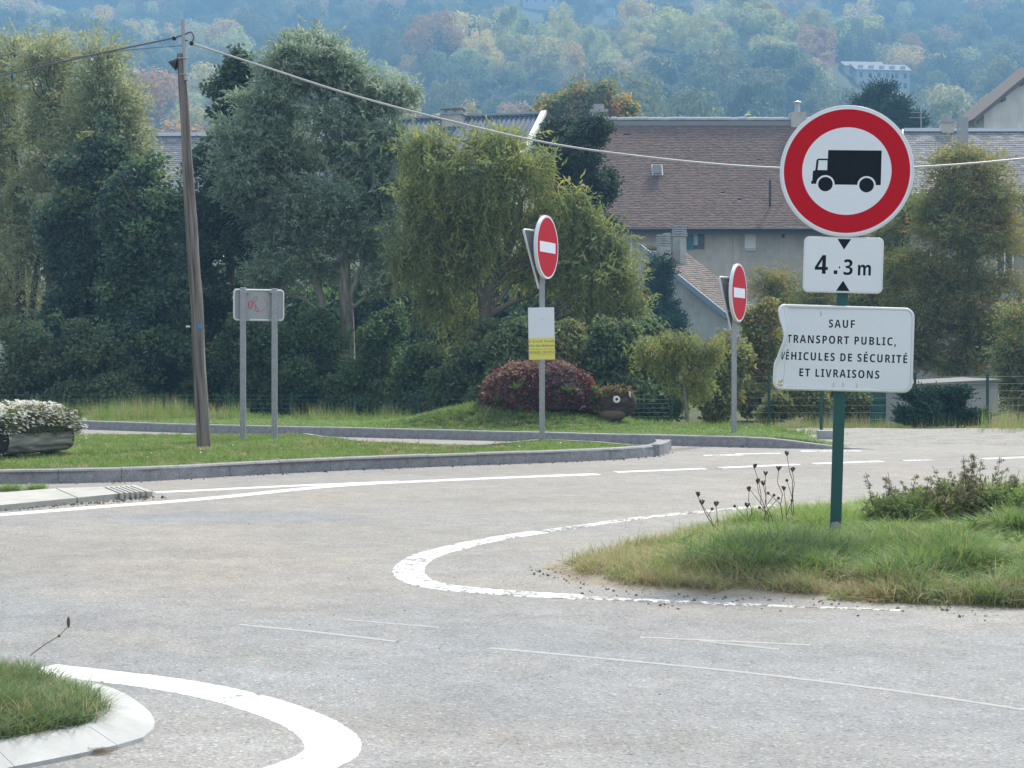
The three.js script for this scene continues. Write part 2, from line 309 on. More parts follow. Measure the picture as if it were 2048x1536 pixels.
function edgeDist(poly, x, z) { let m = 1e9; for (let i = 0, j = poly.length - 1; i < poly.length; j = i++) { const a = poly[j], b = poly[i], dx = b.x - a.x, dz = b.z - a.z, t = clamp(((x - a.x) * dx + (z - a.z) * dz) / (dx * dx + dz * dz)); m = Math.min(m, Math.hypot(x - a.x - t * dx, z - a.z - t * dz)); } return m; }
const rightH = (x, z) => { const e = edgeDist(rightPoly, x, z) * (inPoly(rightPoly, x, z) ? 1 : -1) + 0.16 * (wn(x * 2.3, z * 2.3, 84) - 0.5) + 0.05 * (wn(x * 9, z * 9, 87) - 0.5); return e < 0 ? Math.max(-0.03, 0.12 * e) : 0.05 * smooth(-0.25, 0.9, e) * smooth(0, 0.12, e) + 0.03 * (wn(x * 2, z * 2, 81) - 0.5) * smooth(0, 0.6, e) + 0.14 * smooth(2.0, 4.0, x) * smooth(0.3, 2.0, e) + 0.004 * wn(x * 14, z * 14, 83); };
{ // low sandy mound of the verge that carries the green sign
  const b = new THREE.Box3().setFromPoints(rightPoly), pos = [], idx = [], id = {}, st = 0.07;
  const at = (i, j) => { const k = i + '_' + j; if (id[k] === undefined) { const x = b.min.x - 0.35 + i * st, z = b.min.z - 0.35 + j * st; id[k] = pos.length / 3; pos.push(x, rightH(x, z), z); } return id[k]; };
  for (let i = 0; i * st < Math.min(8.5, b.max.x - b.min.x + 0.7); i++) for (let j = 0; j * st < b.max.z - b.min.z + 0.7; j++) {
    const x = b.min.x - 0.35 + (i + 0.5) * st, z = b.min.z - 0.35 + (j + 0.5) * st;
    if (inPoly(rightPoly, x, z) || edgeDist(rightPoly, x, z) < 0.3) { const a = at(i, j), c = at(i + 1, j), d = at(i, j + 1), e = at(i + 1, j + 1); idx.push(a, d, c, c, d, e); }
  }
  const g = new THREE.BufferGeometry(); g.setAttribute('position', new THREE.Float32BufferAttribute(pos, 3)); g.setIndex(idx); g.computeVertexNormals();
  const uv = []; for (let i = 0; i < pos.length; i += 3) uv.push(pos[i], pos[i + 2]); g.setAttribute('uv', new THREE.Float32BufferAttribute(uv, 2));
  tag(mesh('sandy_verge', g, std({ map: tex(512, (u, v) => { const a = fbm(u * 12, v * 12, 12, 85, 4), f = vn(u * 150, v * 150, 150, 86); const k = 0.24 + 0.14 * (a - 0.5) + 0.10 * (f - 0.5); return [k * 1.12, k * 0.96, k * 0.74]; }), roughness: 1 })), 'sandy soil at the tip of the tall grass verge', 'ground', null, 'structure');
}
let splitPoly;
// bottom-left splitter island: pale sloped concrete kerb and tall grass
{
  const outer = [[-420, 1330], [-150, 1338], [60, 1350], [160, 1365], [230, 1384], [285, 1416], [312, 1450], [290, 1482], [230, 1500], [120, 1524], [0, 1548], [-200, 1590]].map(([x, y]) => G(x, y));
  kerb('splitter_kerb', 'pale smooth concrete kerb sloping round a tuft of long grass', outer, { len: 0.36, w: 0.20, h: 0.055, mat: M.paleKerb, out: -1, slope: 0.13, gap: 0.002 });
  const c = new THREE.CatmullRomCurve3(outer, false, 'centripetal').getSpacedPoints(60), inner = c.map((p, i) => { const t = V().subVectors(c[Math.min(i + 1, 60)], c[Math.max(i - 1, 0)]).normalize(); return V(p.x - t.z * 0.19, 0, p.z + t.x * 0.19); });
  splitPoly = inner;
  flat(inner, 0.045, M.soil, 'splitter_ground', 'bare soil under the long grass inside the pale kerb', 'ground');
}
// concrete gutter slab strip with a grooved drain block
{
  const root = thing('gutter_slab', 'pale concrete slab strip with a grooved drain at its end', 'kerb', V(0, 0, 0), null, 'structure');
  const slab = (x0, y0, x1, y1, fx0, fy0, fx1, fy1, h, name, mat) => { // near edge then far edge, on the slab's top
    const a = G(x0, y0, h), b = G(x1, y1, h), c = G(fx1, fy1, h), d = G(fx0, fy0, h), pos = [];
    const q = (...v) => { for (const k of [0, 1, 2, 0, 2, 3]) pos.push(v[k].x, v[k].y, v[k].z); }, lo = (p) => V(p.x, -0.01, p.z);
    q(a, b, c, d); q(lo(a), lo(b), b, a); q(lo(b), lo(c), c, b); q(lo(c), lo(d), d, c); q(lo(d), lo(a), a, d);
    const g = new THREE.BufferGeometry(); g.setAttribute('position', new THREE.Float32BufferAttribute(pos, 3)); g.computeVertexNormals();
    return mesh(name, boxUV(g, 0.8), mat, root);
  };
  slab(-560, 1048, -332, 1032.1, -560, 1015, -332, 1003.1, 0.05, 'slab', M.slab);
  slab(-330, 1032, -161, 1021, -330, 1003, -161, 994, 0.05, 'slab', M.slab);
  slab(-159, 1021, -2, 1010.5, -159, 994, -20, 986.5, 0.05, 'slab', M.slab);
  slab(0, 1010.3, 153, 995.5, -18, 986.4, 110, 976.5, 0.05, 'slab', M.slab);
  slab(156, 995.2, 238, 987, 113, 976.3, 205, 973, 0.05, 'slab', M.slab);
  slab(240, 987, 305, 983, 207, 973, 270, 969.5, 0.045, 'drain_block', M.slab);
  for (let k = 0; k < 6; k++) { // raised ribs of the drain
    const u0 = (k + 0.12) / 6, u1 = (k + 0.62) / 6, l = (a, b, t) => a + (b - a) * t;
    slab(l(241, 304, u0), l(986.4, 982.6, u0), l(241, 304, u1), l(986.4, 982.6, u1), l(209, 269, u0), l(973.6, 970, u0), l(209, 269, u1), l(973.6, 970, u1), 0.060, 'rib', M.slab);
  }
}
// gravel wasteland beyond the kerb's end
tag(mesh('gravel_ground', sheet(70, 40, (u, v) => { const x = 3.3 + 11 * u, d = lerp(22.3 + 0.3 * Math.sin(x * 1.3) + 0.5 * wn(x * 2, 3, 95), 27.5, v); return V(x, (v === 0 ? -0.03 : 0.014) + 0.05 * smooth(0, 0.4, v) * wn(x * 1.5, d * 2, 91) * smooth(3.3, 4.5, x) - 0.03 * smooth(0.9, 1, v), -d); }),
  std({ map: tex(512, (u, v) => { const a = vn(u * 60, v * 60, 60, 92), b = vn(u * 150, v * 150, 150, 93), c = fbm(u * 5, v * 5, 5, 94); const g = 0.25 + 0.16 * (a - 0.5) + 0.12 * (b - 0.5) + 0.12 * (c - 0.5); return [g * 1.05, g * 0.99, g * 0.90]; }), roughness: 1 })), 'pale gravel wasteland past the end of the kerb', 'gravel', null, 'structure');
function lerp(a, b, t) { return a + (b - a) * t; }
// crumbs of grit and leaf litter along the kerbs and verge
{
  reseed(77); const spots = [];
  const along = (pts, n, spread, s0, s1) => { const c = new THREE.CatmullRomCurve3(pts); for (let i = 0; i < n; i++) { const p = c.getPointAt(rnd()), o = Math.pow(rnd(), 2) * spread; spots.push([p.x + rr(-0.1, 0.1), p.z + o, rr(s0, s1)]); } };
  along(islandFront.slice(2, 12), 240, 0.22, 0.005, 0.016); along(rightNear.slice(0, 7), 150, 0.5, 0.003, 0.010); along([G(-100, 1026), G(150, 1008), G(330, 994)], 200, 0.25, 0.005, 0.016); along(farKerbLine.slice(3, 9), 120, 0.2, 0.006, 0.02);
  for (let i = 0; i < 40; i++) { const p = G(rr(0, 2048), rr(960, 1400)); spots.push([p.x, p.z, rr(0.002, 0.005)]); }
  const im = new THREE.InstancedMesh(new THREE.IcosahedronGeometry(1, 0), std({ color: 0xffffff, roughness: 1 }), spots.length), m = new THREE.Object3D();
  spots.forEach(([x, z, s], i) => { m.position.set(x, s * 0.3, z); m.rotation.set(rnd() * 6, rnd() * 6, rnd() * 6); m.scale.set(s * rr(0.7, 1.8), s * 0.5, s); m.updateMatrix(); im.setMatrixAt(i, m.matrix); const g = rr(0.08, 0.30); im.setColorAt(i, C(g * 1.1, g * 0.95, g * 0.75)); });
  im.name = 'road_grit'; scene.add(im); tag(im, 'scattered grit and leaf crumbs along the kerbs', 'grit', null, 'stuff'); im.castShadow = im.receiveShadow = true;
}

// ---------------------------------------------------------------- leaves, clumps, trees
function leafGeo(list) { // list of [origin, direction, up, length, width, bend]
  const pos = [], nor = [];
  for (const [o, d, u, l, w, bend] of list) {
    const s = V().crossVectors(d, u).normalize(), n = V().crossVectors(s, d).normalize();
    const mid = V().copy(o).addScaledVector(d, l * 0.45).addScaledVector(n, bend * l), tip = V().copy(o).addScaledVector(d, l);
    const a = V().copy(mid).addScaledVector(s, w / 2), b = V().copy(mid).addScaledVector(s, -w / 2);
    for (const v of [o, a, tip, o, tip, b]) { pos.push(v.x, v.y, v.z); }
    for (let k = 0; k < 6; k++) nor.push(n.x, n.y, n.z);
  }
  const g = new THREE.BufferGeometry(); g.setAttribute('position', new THREE.Float32BufferAttribute(pos, 3)); g.computeVertexNormals(); return g;
}
const dir = () => { const z = rr(-1, 1), a = rnd() * Math.PI * 2, r = Math.sqrt(1 - z * z); return V(r * Math.cos(a), z, r * Math.sin(a)); };
function clumpBroad(n, r, l, w) { const L = []; for (let i = 0; i < n; i++) { const o = dir().multiplyScalar(r * Math.pow(rnd(), 0.45)); o.y *= 0.75; const d = dir(); d.y = d.y * 0.6 - 0.25; L.push([o, d.normalize(), dir(), l * rr(0.7, 1.2), w * rr(0.8, 1.2), rr(0.02, 0.12)]); } return leafGeo(L); }
function clumpWillow(n, r, l, w, lift = 0.5) { // twigs with narrow leaves, rising then nodding
  const L = []; const twigs = 7;
  for (let t = 0; t < twigs; t++) {
    const a = rnd() * 6.283, d0 = V(Math.cos(a), rr(-0.1, 1.2) * lift + 0.2, Math.sin(a)).normalize(), p = dir().multiplyScalar(r * 0.3);
    for (let k = 0; k < n / twigs; k++) { d0.y -= 0.06; d0.normalize(); p.addScaledVector(d0, r * 1.5 / (n / twigs)); const q = dir().multiplyScalar(0.9).add(d0).normalize(); L.push([p.clone(), q, dir(), l * rr(0.7, 1.2), w, rr(0, 0.1)]); }
  }
  return leafGeo(L);
}
function clumpWeep(n, len, l, w, strands = 4) { // hanging strands
  const L = [];
  for (let t = 0; t < strands; t++) {
    const a = rnd() * 6.283, p = V(rr(-0.15, 0.15), rr(-0.1, 0.15), rr(-0.15, 0.15)), d0 = V(Math.cos(a) * 0.8, rr(0, 0.5), Math.sin(a) * 0.8), m = Math.round(n / strands), LL = len * rr(0.6, 1.1);
    for (let k = 0; k < m; k++) { d0.lerp(V(rr(-0.15, 0.15), -1, rr(-0.15, 0.15)), 0.16); p.addScaledVector(d0, LL / m); const q = V(rr(-1, 1), rr(-1.3, -0.1), rr(-1, 1)).normalize(); L.push([p.clone(), q, dir(), l * rr(0.7, 1.2), w, rr(0, 0.1)]); }
  }
  return leafGeo(L);
}
function clumpNeedle(n, r, l, w, up = 0.7) { // sprays of scale foliage
  const L = [];
  for (let t = 0; t < 6; t++) {
    const a = rnd() * 6.283, d0 = V(Math.cos(a), up * rr(0.3, 1.5), Math.sin(a)).normalize(), p = V();
    for (let k = 0; k < n / 6; k++) { p.addScaledVector(d0, r / (n / 6)); const q = V().copy(d0).addScaledVector(dir(), 0.75).normalize(); L.push([p.clone(), q, dir(), l * rr(0.6, 1.1) * (1 - 0.4 * k / (n / 6)), w, 0.02]); }
  }
  return leafGeo(L);
}
reseed(11);
const CL = {
  willow: [0, 1, 2].map(() => clumpWillow(63, 0.27, 0.125, 0.036)),
  willowLoose: [0, 1, 2].map(() => clumpWillow(49, 0.36, 0.14, 0.038, 0.9)),
  weep: [0, 1, 2].map(() => clumpWeep(66, 0.95, 0.12, 0.025)),
  weepFine: [0, 1, 2].map(() => clumpWeep(55, 0.42, 0.08, 0.018, 5)),
  broad: [0, 1, 2].map(() => clumpBroad(52, 0.27, 0.115, 0.075)),
  ivy: [0, 1].map(() => clumpBroad(80, 0.24, 0.07, 0.055)),
  shrub: [0, 1, 2].map(() => clumpBroad(48, 0.17, 0.07, 0.044)),
  larch: [0, 1, 2].map(() => clumpWillow(56, 0.34, 0.11, 0.036, 0.25)),
  needle: [0, 1].map(() => clumpNeedle(72, 0.22, 0.08, 0.020)),
  fir: [0, 1].map(() => clumpNeedle(60, 0.8, 0.3, 0.075)),
  farBroad: [0, 1].map(() => clumpBroad(60, 0.6, 0.22, 0.15)),
};
function instances(name, geos, mat, items, parent, palette) {
  // items: [position, scale(Vector3 or number), euler]; one InstancedMesh per shape variant
  const out = [], m = new THREE.Object3D();
  geos.forEach((g, v) => {
    const mine = items.filter((_, i) => i % geos.length === v); if (!mine.length) return;
    const im = new THREE.InstancedMesh(g, mat, mine.length);
    mine.forEach(([p, s, e, c], i) => {
      m.position.copy(p); typeof s === 'number' ? m.scale.setScalar(s) : m.scale.copy(s); m.rotation.set(e[0], e[1], e[2]); m.updateMatrix(); im.setMatrixAt(i, m.matrix);
      const b = c ?? pick(palette), k = rr(0.82, 1.18); im.setColorAt(i, C(b[0] * k * rr(0.94, 1.06), b[1] * k, b[2] * k * rr(0.9, 1.1)));
    });
    im.name = parent ? name : numbered(name); im.castShadow = im.receiveShadow = true; im.userData.kind = 'stuff'; (parent ?? scene).add(im); out.push(im);
  });
  return out;
}
function wobble(a, b, n, amt) { const L = []; for (let i = 0; i <= n; i++) { const t = i / n, p = V().lerpVectors(a, b, t), k = amt * Math.sin(Math.PI * t) * a.distanceTo(b); L.push(p.add(V(rr(-k, k), rr(-k, k), rr(-k, k)))); } return L; }
function tree(name, label, category, o) {
  // o: d distance, base [px, groundY], blobs [[px,py,rx,ry,dz?]], trunks [[[px,py,r]...]], n clumps, clump, palette, bark, upright, size, hole
  reseed(o.seed ?? 100 + Object.keys(taken).length * 7 + (taken[name] ?? 0) * 31);
  const d = o.d, gx = (o.base[0] - CX) * d / F, root = thing(name, label, category, V(gx, o.y ?? -0.5, -d), o.group);
  const loc = (px, py, dz = 0) => P(px, py, d).add(V(0, 0, dz)).sub(root.position), s = d / F;
  const blobs = o.blobs.map(([px, py, rx, ry, dz]) => ({ c: loc(px, py, dz ?? rr(-0.6, 0.6) * rx * s), r: V(rx * s, ry * s, (o.thick ?? 0.9) * Math.min(rx, ry * 1.2) * s) }));
  const lobes = []; // every lobe breaks up into tufts with gaps between them
  blobs.forEach((b) => { const m = o.tufts ?? 6; for (let k = 0; k < m; k++) { const q = dir(), u = Math.pow(rnd(), 0.5) * 0.86, f = rr(0.24, 0.44); lobes.push({ c: V(b.c.x + q.x * u * b.r.x, b.c.y + q.y * u * b.r.y, b.c.z + q.z * u * b.r.z), r: V(b.r.x * f * rr(0.85, 1.3), b.r.y * f * rr(0.8, 1.15), b.r.z * f * rr(0.9, 1.3)) }); } });
  const vol = lobes.map((b) => Math.pow(b.r.x * b.r.y * b.r.z, 0.72)), tot = vol.reduce((a, b) => a + b, 0);
  const pts = [], size = o.size ?? 1, hole = (o.hole ?? 0.40) - 0.06, hs = o.holeScale ?? 1.1;
  lobes.forEach((b, i) => {
    const n = Math.round(o.n * vol[i] / tot);
    for (let k = 0, tries = 0; k < n && tries < n * 6; tries++) {
      const q = dir(), rad = Math.pow(rnd(), 0.42) * (0.8 + 0.42 * wn(q.x * 2.2 + i * 7, q.y * 2.2 + q.z, 7));
      const p = V(b.c.x + q.x * rad * b.r.x, b.c.y + q.y * rad * b.r.y, b.c.z + q.z * rad * b.r.z);
      if (p.y < (o.low ?? 0.02)) continue;
      if (v3(p.x * hs + root.position.x, p.y * hs, p.z * hs + i) < hole) continue;
      pts.push(p); k++;
    }
  });
  blobs.forEach((b, i) => { // stray sprays between and beyond the tufts
    for (let k = Math.round((o.stray ?? 0.16) * o.n / blobs.length); k > 0; k--) { const q = dir(), rad = Math.pow(rnd(), 0.4) * rr(0.7, 1.25), p = V(b.c.x + q.x * rad * b.r.x, b.c.y + q.y * rad * b.r.y, b.c.z + q.z * rad * b.r.z); if (p.y > (o.low ?? 0.02) && v3(p.x * 2.2 + 17, p.y * 2.2, p.z * 2.2 + i) > 0.47) pts.push(p); }
  });
  // wood: trunks, a limb to every lobe, twigs to some clumps
  const wood = [], spine = [];
  for (const t of o.trunks ?? []) {
    const L = t.map(([px, py, r, dz]) => loc(px, py, dz ?? 0)); const cr = new THREE.CatmullRomCurve3(L), n = 14, q = cr.getPoints(n);
    q.forEach((p, i) => { const u = i / n * (t.length - 1), a = Math.floor(Math.min(u, t.length - 1.001)), r = t[a][2] + (t[a + 1][2] - t[a][2]) * (u - a); p.r = r; p.x += rr(-0.2, 0.2) * r; spine.push(p); });
    wood.push(tube(q, q.map((p) => p.r), 8));
  }
  if (spine.length) {
    const near = (p) => { let b = spine[0], m = 1e9; for (const s0 of spine) { const e = s0.distanceTo(p) + Math.max(0, s0.y - p.y + 0.2 + 0.45 * Math.hypot(s0.x - p.x, s0.z - p.z)) * 2.5; if (e < m) { m = e; b = s0; } } return b; };
    for (const b of blobs) {
      const s0 = near(b.c), L = wobble(s0, b.c, 5, 0.07); wood.push(tube(L, L.map((_, i) => Math.max(0.012, Math.min(s0.r * 0.6, 0.07) * (1 - i / 6.5))), 6));
      for (let k = 0; k < (o.twigs ?? 9); k++) { const e = V(b.c.x + rr(-0.9, 0.9) * b.r.x, b.c.y + rr(-0.4, 0.95) * b.r.y, b.c.z + rr(-0.2, 1.0) * b.r.z), f = L[2 + Math.floor(rnd() * 4)] ?? b.c, T = wobble(f, e, 4, 0.06); wood.push(tube(T, T.map((_, i) => 0.021 * (1 - i / 5.5)), 4)); }
    }
    mesh('trunk', wood, o.bark ?? M.bark, root);
  }
  instances('crown', o.clump, o.mat ?? M.leaf, pts.map((p) => [p, size * rr(0.7, 1.3), o.upright ? [rr(-0.15, 0.15), rnd() * 6.28, rr(-0.15, 0.15)] : [rr(-0.7, 0.7), rnd() * 6.28, rr(-0.7, 0.7)], o.patch && v3(p.x * 1.3, p.y * 1.3, p.z * 1.3 + 40) > 0.625 ? pick(o.patch) : undefined]), root, o.palette);
  return root;
}
const K = {
  silver: [[0.337, 0.424, 0.293], [0.284, 0.381, 0.273], [0.391, 0.458, 0.328], [0.250, 0.337, 0.218]],
  olive: [[0.404, 0.423, 0.213], [0.351, 0.381, 0.190], [0.446, 0.436, 0.234], [0.298, 0.351, 0.180]],
  dark: [[0.059, 0.116, 0.066], [0.077, 0.145, 0.070], [0.046, 0.094, 0.061], [0.098, 0.165, 0.066]],
  green: [[0.106, 0.194, 0.068], [0.088, 0.165, 0.070], [0.145, 0.232, 0.068]],
  gold: [[0.313, 0.340, 0.095], [0.255, 0.304, 0.091], [0.361, 0.361, 0.095], [0.209, 0.275, 0.095]],
  hedge: [[0.141, 0.206, 0.076], [0.109, 0.175, 0.074], [0.185, 0.218, 0.079]],
  yellow: [[0.378, 0.365, 0.074], [0.311, 0.324, 0.081], [0.432, 0.378, 0.081]],
  autumn: [[0.309, 0.281, 0.081], [0.254, 0.273, 0.077], [0.200, 0.244, 0.073], [0.362, 0.281, 0.073]],
  rust: [[0.486, 0.270, 0.041], [0.540, 0.351, 0.047], [0.405, 0.203, 0.041]],
  ivy: [[0.038, 0.074, 0.041], [0.049, 0.088, 0.046], [0.030, 0.061, 0.038]],
  conifer: [[0.027, 0.078, 0.054], [0.035, 0.095, 0.062], [0.046, 0.111, 0.065]],
};

// ---------------------------------------------------------------- the row of trees beyond the fence
const TW = 'pale willows beyond the fence';
tree('willow_tree', 'tall pale willow with three feathery spires at the end of the row', 'tree', { d: 44, base: [25, 0], n: 620, clump: CL.willowLoose, palette: K.olive, size: 1.15, group: TW, bark: M.darkBark, seed: 201,
  blobs: [[20, 260, 60, 150], [-30, 330, 60, 150], [25, 120, 22, 55], [40, 430, 80, 120], [0, 560, 80, 120], [60, 660, 70, 80]], trunks: [[[45, 800, 0.16], [42, 560, 0.13], [30, 330, 0.09], [24, 120, 0.02]]], patch: K.yellow.slice(0, 1) });
tree('willow_tree', 'slender pale willow with its bare dark trunk showing below the crown', 'tree', { d: 43, base: [105, 0], n: 620, clump: CL.willowLoose, palette: K.olive, size: 1.15, group: TW, bark: M.darkBark, seed: 202,
  blobs: [[103, 120, 24, 62], [100, 220, 52, 110], [95, 330, 70, 100], [130, 400, 60, 70], [70, 520, 60, 70], [120, 640, 70, 90]], trunks: [[[105, 820, 0.17], [103, 520, 0.13], [100, 380, 0.10], [104, 110, 0.02]], [[40, 820, 0.10], [70, 560, 0.08], [92, 430, 0.05]]] });
tree('willow_tree', 'broad pale willow whose crown leans over the green shrubs', 'tree', { d: 42, base: [205, 0], n: 600, clump: CL.willowLoose, palette: K.olive, size: 1.15, group: TW, bark: M.darkBark, seed: 203,
  blobs: [[200, 140, 22, 60], [205, 215, 55, 90], [180, 310, 80, 90], [240, 290, 50, 80], [275, 340, 38, 60], [170, 420, 70, 60]], trunks: [[[190, 820, 0.14], [185, 520, 0.11], [190, 330, 0.08], [202, 130, 0.02]]] });
const TG = 'leafy green trees beyond the fence';
tree('green_tree', 'bushy dark green tree with a scatter of yellow leaves', 'tree', { d: 36, base: [160, 0], n: 620, tufts: 8, clump: CL.broad, palette: K.dark, group: TG, seed: 204, hole: 0.43,
  blobs: [[160, 370, 50, 60], [205, 300, 45, 70], [150, 470, 75, 80], [200, 520, 70, 90], [130, 620, 80, 90], [190, 700, 80, 80]], trunks: [[[160, 830, 0.12], [165, 600, 0.09], [185, 350, 0.03]]], patch: K.yellow.slice(0, 1).concat(K.green) });
tree('green_tree', 'dense mid green tree just behind the wooden pole', 'tree', { d: 35, base: [280, 0], n: 850, tufts: 8, clump: CL.broad, palette: K.green.concat(K.dark), group: TG, seed: 205, hole: 0.40,
  blobs: [[270, 370, 55, 60], [300, 440, 65, 80], [250, 470, 60, 80], [320, 560, 65, 80], [255, 590, 80, 90], [300, 680, 90, 90]], trunks: [[[280, 830, 0.13], [282, 600, 0.10], [280, 380, 0.03]]] });
tree('green_tree', 'dark leafy tree between the pole and the silver willow', 'tree', { d: 38, base: [455, 0], n: 950, tufts: 8, clump: CL.broad, palette: K.dark, group: TG, seed: 206, hole: 0.38,
  blobs: [[470, 210, 55, 70], [440, 310, 55, 80], [480, 150, 40, 50], [400, 420, 50, 80], [450, 460, 80, 90], [400, 560, 60, 90], [480, 620, 90, 110], [400, 700, 70, 90], [520, 360, 50, 80]], trunks: [[[455, 830, 0.15], [460, 560, 0.12], [470, 200, 0.03]]] });
tree('silver_willow', 'big silver grey willow with pale forking trunks, tallest of the row', 'tree', { d: 36.5, base: [690, 0], n: 2300, clump: CL.willow, palette: K.silver, bark: M.greyBark, seed: 207, hole: 0.42, twigs: 16, thick: 0.8, tufts: 8,
  blobs: [[622, 95, 42, 65], [600, 170, 70, 70], [690, 170, 60, 60], [660, 110, 30, 40], [740, 200, 50, 60], [798, 195, 26, 42], [530, 240, 60, 60], [580, 290, 90, 80], [700, 290, 100, 80], [480, 330, 60, 70], [520, 390, 80, 70], [640, 400, 110, 70], [770, 300, 55, 70], [760, 400, 70, 80], [560, 480, 70, 60], [700, 480, 80, 50], [800, 480, 40, 60], [540, 560, 50, 40], [780, 560, 50, 40], [640, 540, 40, 30]],
  trunks: [[[702, 840, 0.19], [692, 640, 0.16], [688, 500, 0.13], [676, 350, 0.10], [640, 200, 0.05], [624, 60, 0.02]], [[676, 720, 0.11], [645, 610, 0.10], [610, 490, 0.08], [588, 380, 0.05], [560, 280, 0.02]], [[690, 620, 0.09], [735, 500, 0.06], [765, 380, 0.03]]] });
tree('weeping_willow', 'golden green weeping willow with a twisted trunk behind the tall no entry sign', 'tree', { d: 33.5, base: [972, 0], n: 1350, tufts: 7, stray: 0.2, clump: [...CL.weep, CL.weep[0], CL.willowLoose[0]], palette: K.gold, upright: true, seed: 208, hole: 0.47, bark: M.bark, thick: 0.8,
  blobs: [[950, 290, 70, 34], [860, 300, 48, 44], [1010, 290, 50, 34], [900, 350, 80, 50], [1000, 360, 90, 50], [830, 390, 50, 60], [1080, 340, 30, 40], [930, 440, 80, 50], [1080, 430, 60, 50], [1150, 400, 40, 30], [850, 480, 40, 60], [1160, 460, 50, 50], [1220, 500, 50, 50], [920, 540, 40, 70], [1240, 560, 45, 60], [1130, 520, 50, 50], [1040, 520, 40, 30], [870, 590, 40, 60], [820, 500, 40, 50], [1255, 620, 40, 40], [1180, 570, 50, 50], [930, 630, 30, 40], [990, 430, 60, 40], [960, 500, 40, 40], [1090, 500, 40, 40]],
  trunks: [[[974, 760, 0.15], [968, 640, 0.14], [985, 560, 0.11], [1025, 480, 0.09], [1040, 400, 0.06], [1000, 300, 0.02]], [[968, 610, 0.09], [940, 520, 0.07], [900, 450, 0.04], [870, 380, 0.02]], [[1025, 480, 0.06], [1090, 440, 0.04], [1150, 430, 0.02]]] });
tree('ivy_tree', 'dark ivy clad tree in front of the brown tiled roof', 'tree', { d: 42, base: [1165, 0], n: 1000, tufts: 9, clump: CL.ivy, palette: K.ivy, seed: 209, hole: 0.36,
  blobs: [[1120, 275, 38, 38], [1180, 280, 38, 48], [1150, 330, 60, 60], [1190, 380, 36, 70], [1130, 400, 40, 60], [1205, 470, 34, 50], [1180, 560, 60, 80]], trunks: [[[1165, 830, 0.16], [1165, 500, 0.12], [1165, 280, 0.04]]] });
tree('cypress_tree', 'narrow dark cypress beside the small tiled annexe', 'tree', { d: 62, base: [1325, 0], n: 900, clump: CL.fir.slice(0, 2), palette: K.conifer, size: 0.55, mat: M.needle, upright: true, y: -0.2, seed: 210, hole: 0.2, thick: 1,
  blobs: [[1318, 545, 18, 30], [1318, 590, 26, 40], [1324, 640, 34, 50], [1328, 700, 38, 60]], trunks: [[[1325, 790, 0.12], [1322, 640, 0.09], [1318, 530, 0.03]]] });
for (const [x, blobs, label] of [
  [370, [[360, 480, 60, 90], [380, 620, 80, 110], [340, 740, 90, 80]], 'dark tree deep behind the wooden pole'],
  [520, [[520, 520, 80, 90], [500, 640, 90, 100], [540, 740, 90, 70]], 'dark tree deep behind the twin post panel'],
  [650, [[650, 590, 90, 70], [660, 680, 90, 80], [640, 760, 90, 60]], 'dark tree filling the gap between the silver willow trunks'],
  [800, [[800, 560, 80, 80], [810, 660, 90, 80], [790, 750, 90, 60]], 'dark tree deep in the gap between the two big willows'],
  [930, [[930, 540, 80, 80], [920, 640, 90, 80], [940, 740, 90, 60]], 'dark tree deep behind the twisted willow trunk'],
  [1070, [[1070, 560, 80, 90], [1060, 660, 90, 80], [1090, 750, 90, 60]], 'dark tree deep behind the tall no entry sign'],
  [1200, [[1200, 590, 70, 70], [1210, 680, 80, 80], [1230, 760, 80, 60]], 'dark tree deep behind the turtle head']])
  tree('thicket_tree', label, 'tree', { d: 50, base: [x, 0], n: 620, clump: CL.broad, palette: K.green, size: 1.7, group: 'dark trees deep behind the row', hole: 0.3, blobs, trunks: [[[x, 800, 0.14], [x, 700, 0.12], [blobs[0][0], blobs[0][1], 0.04]]], bark: M.darkBark, twigs: 3, seed: 600 + x });
// shrubs and hedge along the fence, each one a bush of its own
const SH = 'shrubs along the wire fence';
const shrubs = [
  [60, 34, [[70, 700, 80, 70], [40, 770, 70, 60]], K.hedge, 'dull green shrub behind the flower filled log'],
  [200, 34, [[200, 740, 70, 70], [170, 690, 50, 50], [230, 790, 60, 40]], K.hedge, 'rounded dull green bush behind the first fence posts'],
  [330, 37, [[330, 700, 80, 90], [350, 780, 70, 60]], K.green, 'dark bush behind the fence next to the wooden pole'],
  [470, 36, [[470, 740, 80, 70], [440, 790, 70, 50], [510, 690, 60, 60]], K.green, 'dark bush behind the blank side of the twin post panel'],
  [600, 35.5, [[600, 760, 80, 60], [640, 700, 60, 70], [560, 700, 50, 60]], K.green, 'dark undergrowth bush under the silver willow'],
  [740, 35, [[740, 750, 70, 70], [780, 680, 50, 70], [700, 790, 60, 40]], K.green.concat(K.hedge), 'tangled dark bush beside the silver willow trunk'],
  [860, 34, [[850, 740, 70, 60], [890, 780, 70, 50], [830, 800, 60, 30]], K.hedge.concat(K.green), 'low spreading bush between the two willows'],
  [950, 32.5, [[945, 730, 45, 60], [920, 780, 60, 40], [980, 680, 35, 50]], K.hedge, 'green bush just behind the red planted turtle'],
  [1030, 31.5, [[1030, 690, 45, 50], [1020, 740, 50, 60]], K.hedge, 'upright green bush behind the tall no entry sign post'],
  [1130, 31.5, [[1130, 700, 40, 50], [1120, 760, 60, 50]], K.hedge.concat(K.autumn), 'yellowing green bush above the turtle shell'],
  [1210, 31, [[1205, 700, 45, 50], [1220, 760, 60, 60], [1250, 690, 30, 40]], K.hedge, 'tall clipped looking bush behind the turtle head'],
  [1290, 32, [[1285, 730, 40, 60], [1300, 680, 36, 40], [1310, 790, 40, 40]], K.hedge.concat(K.green), 'shaded bush behind the small yellow willow'],
];
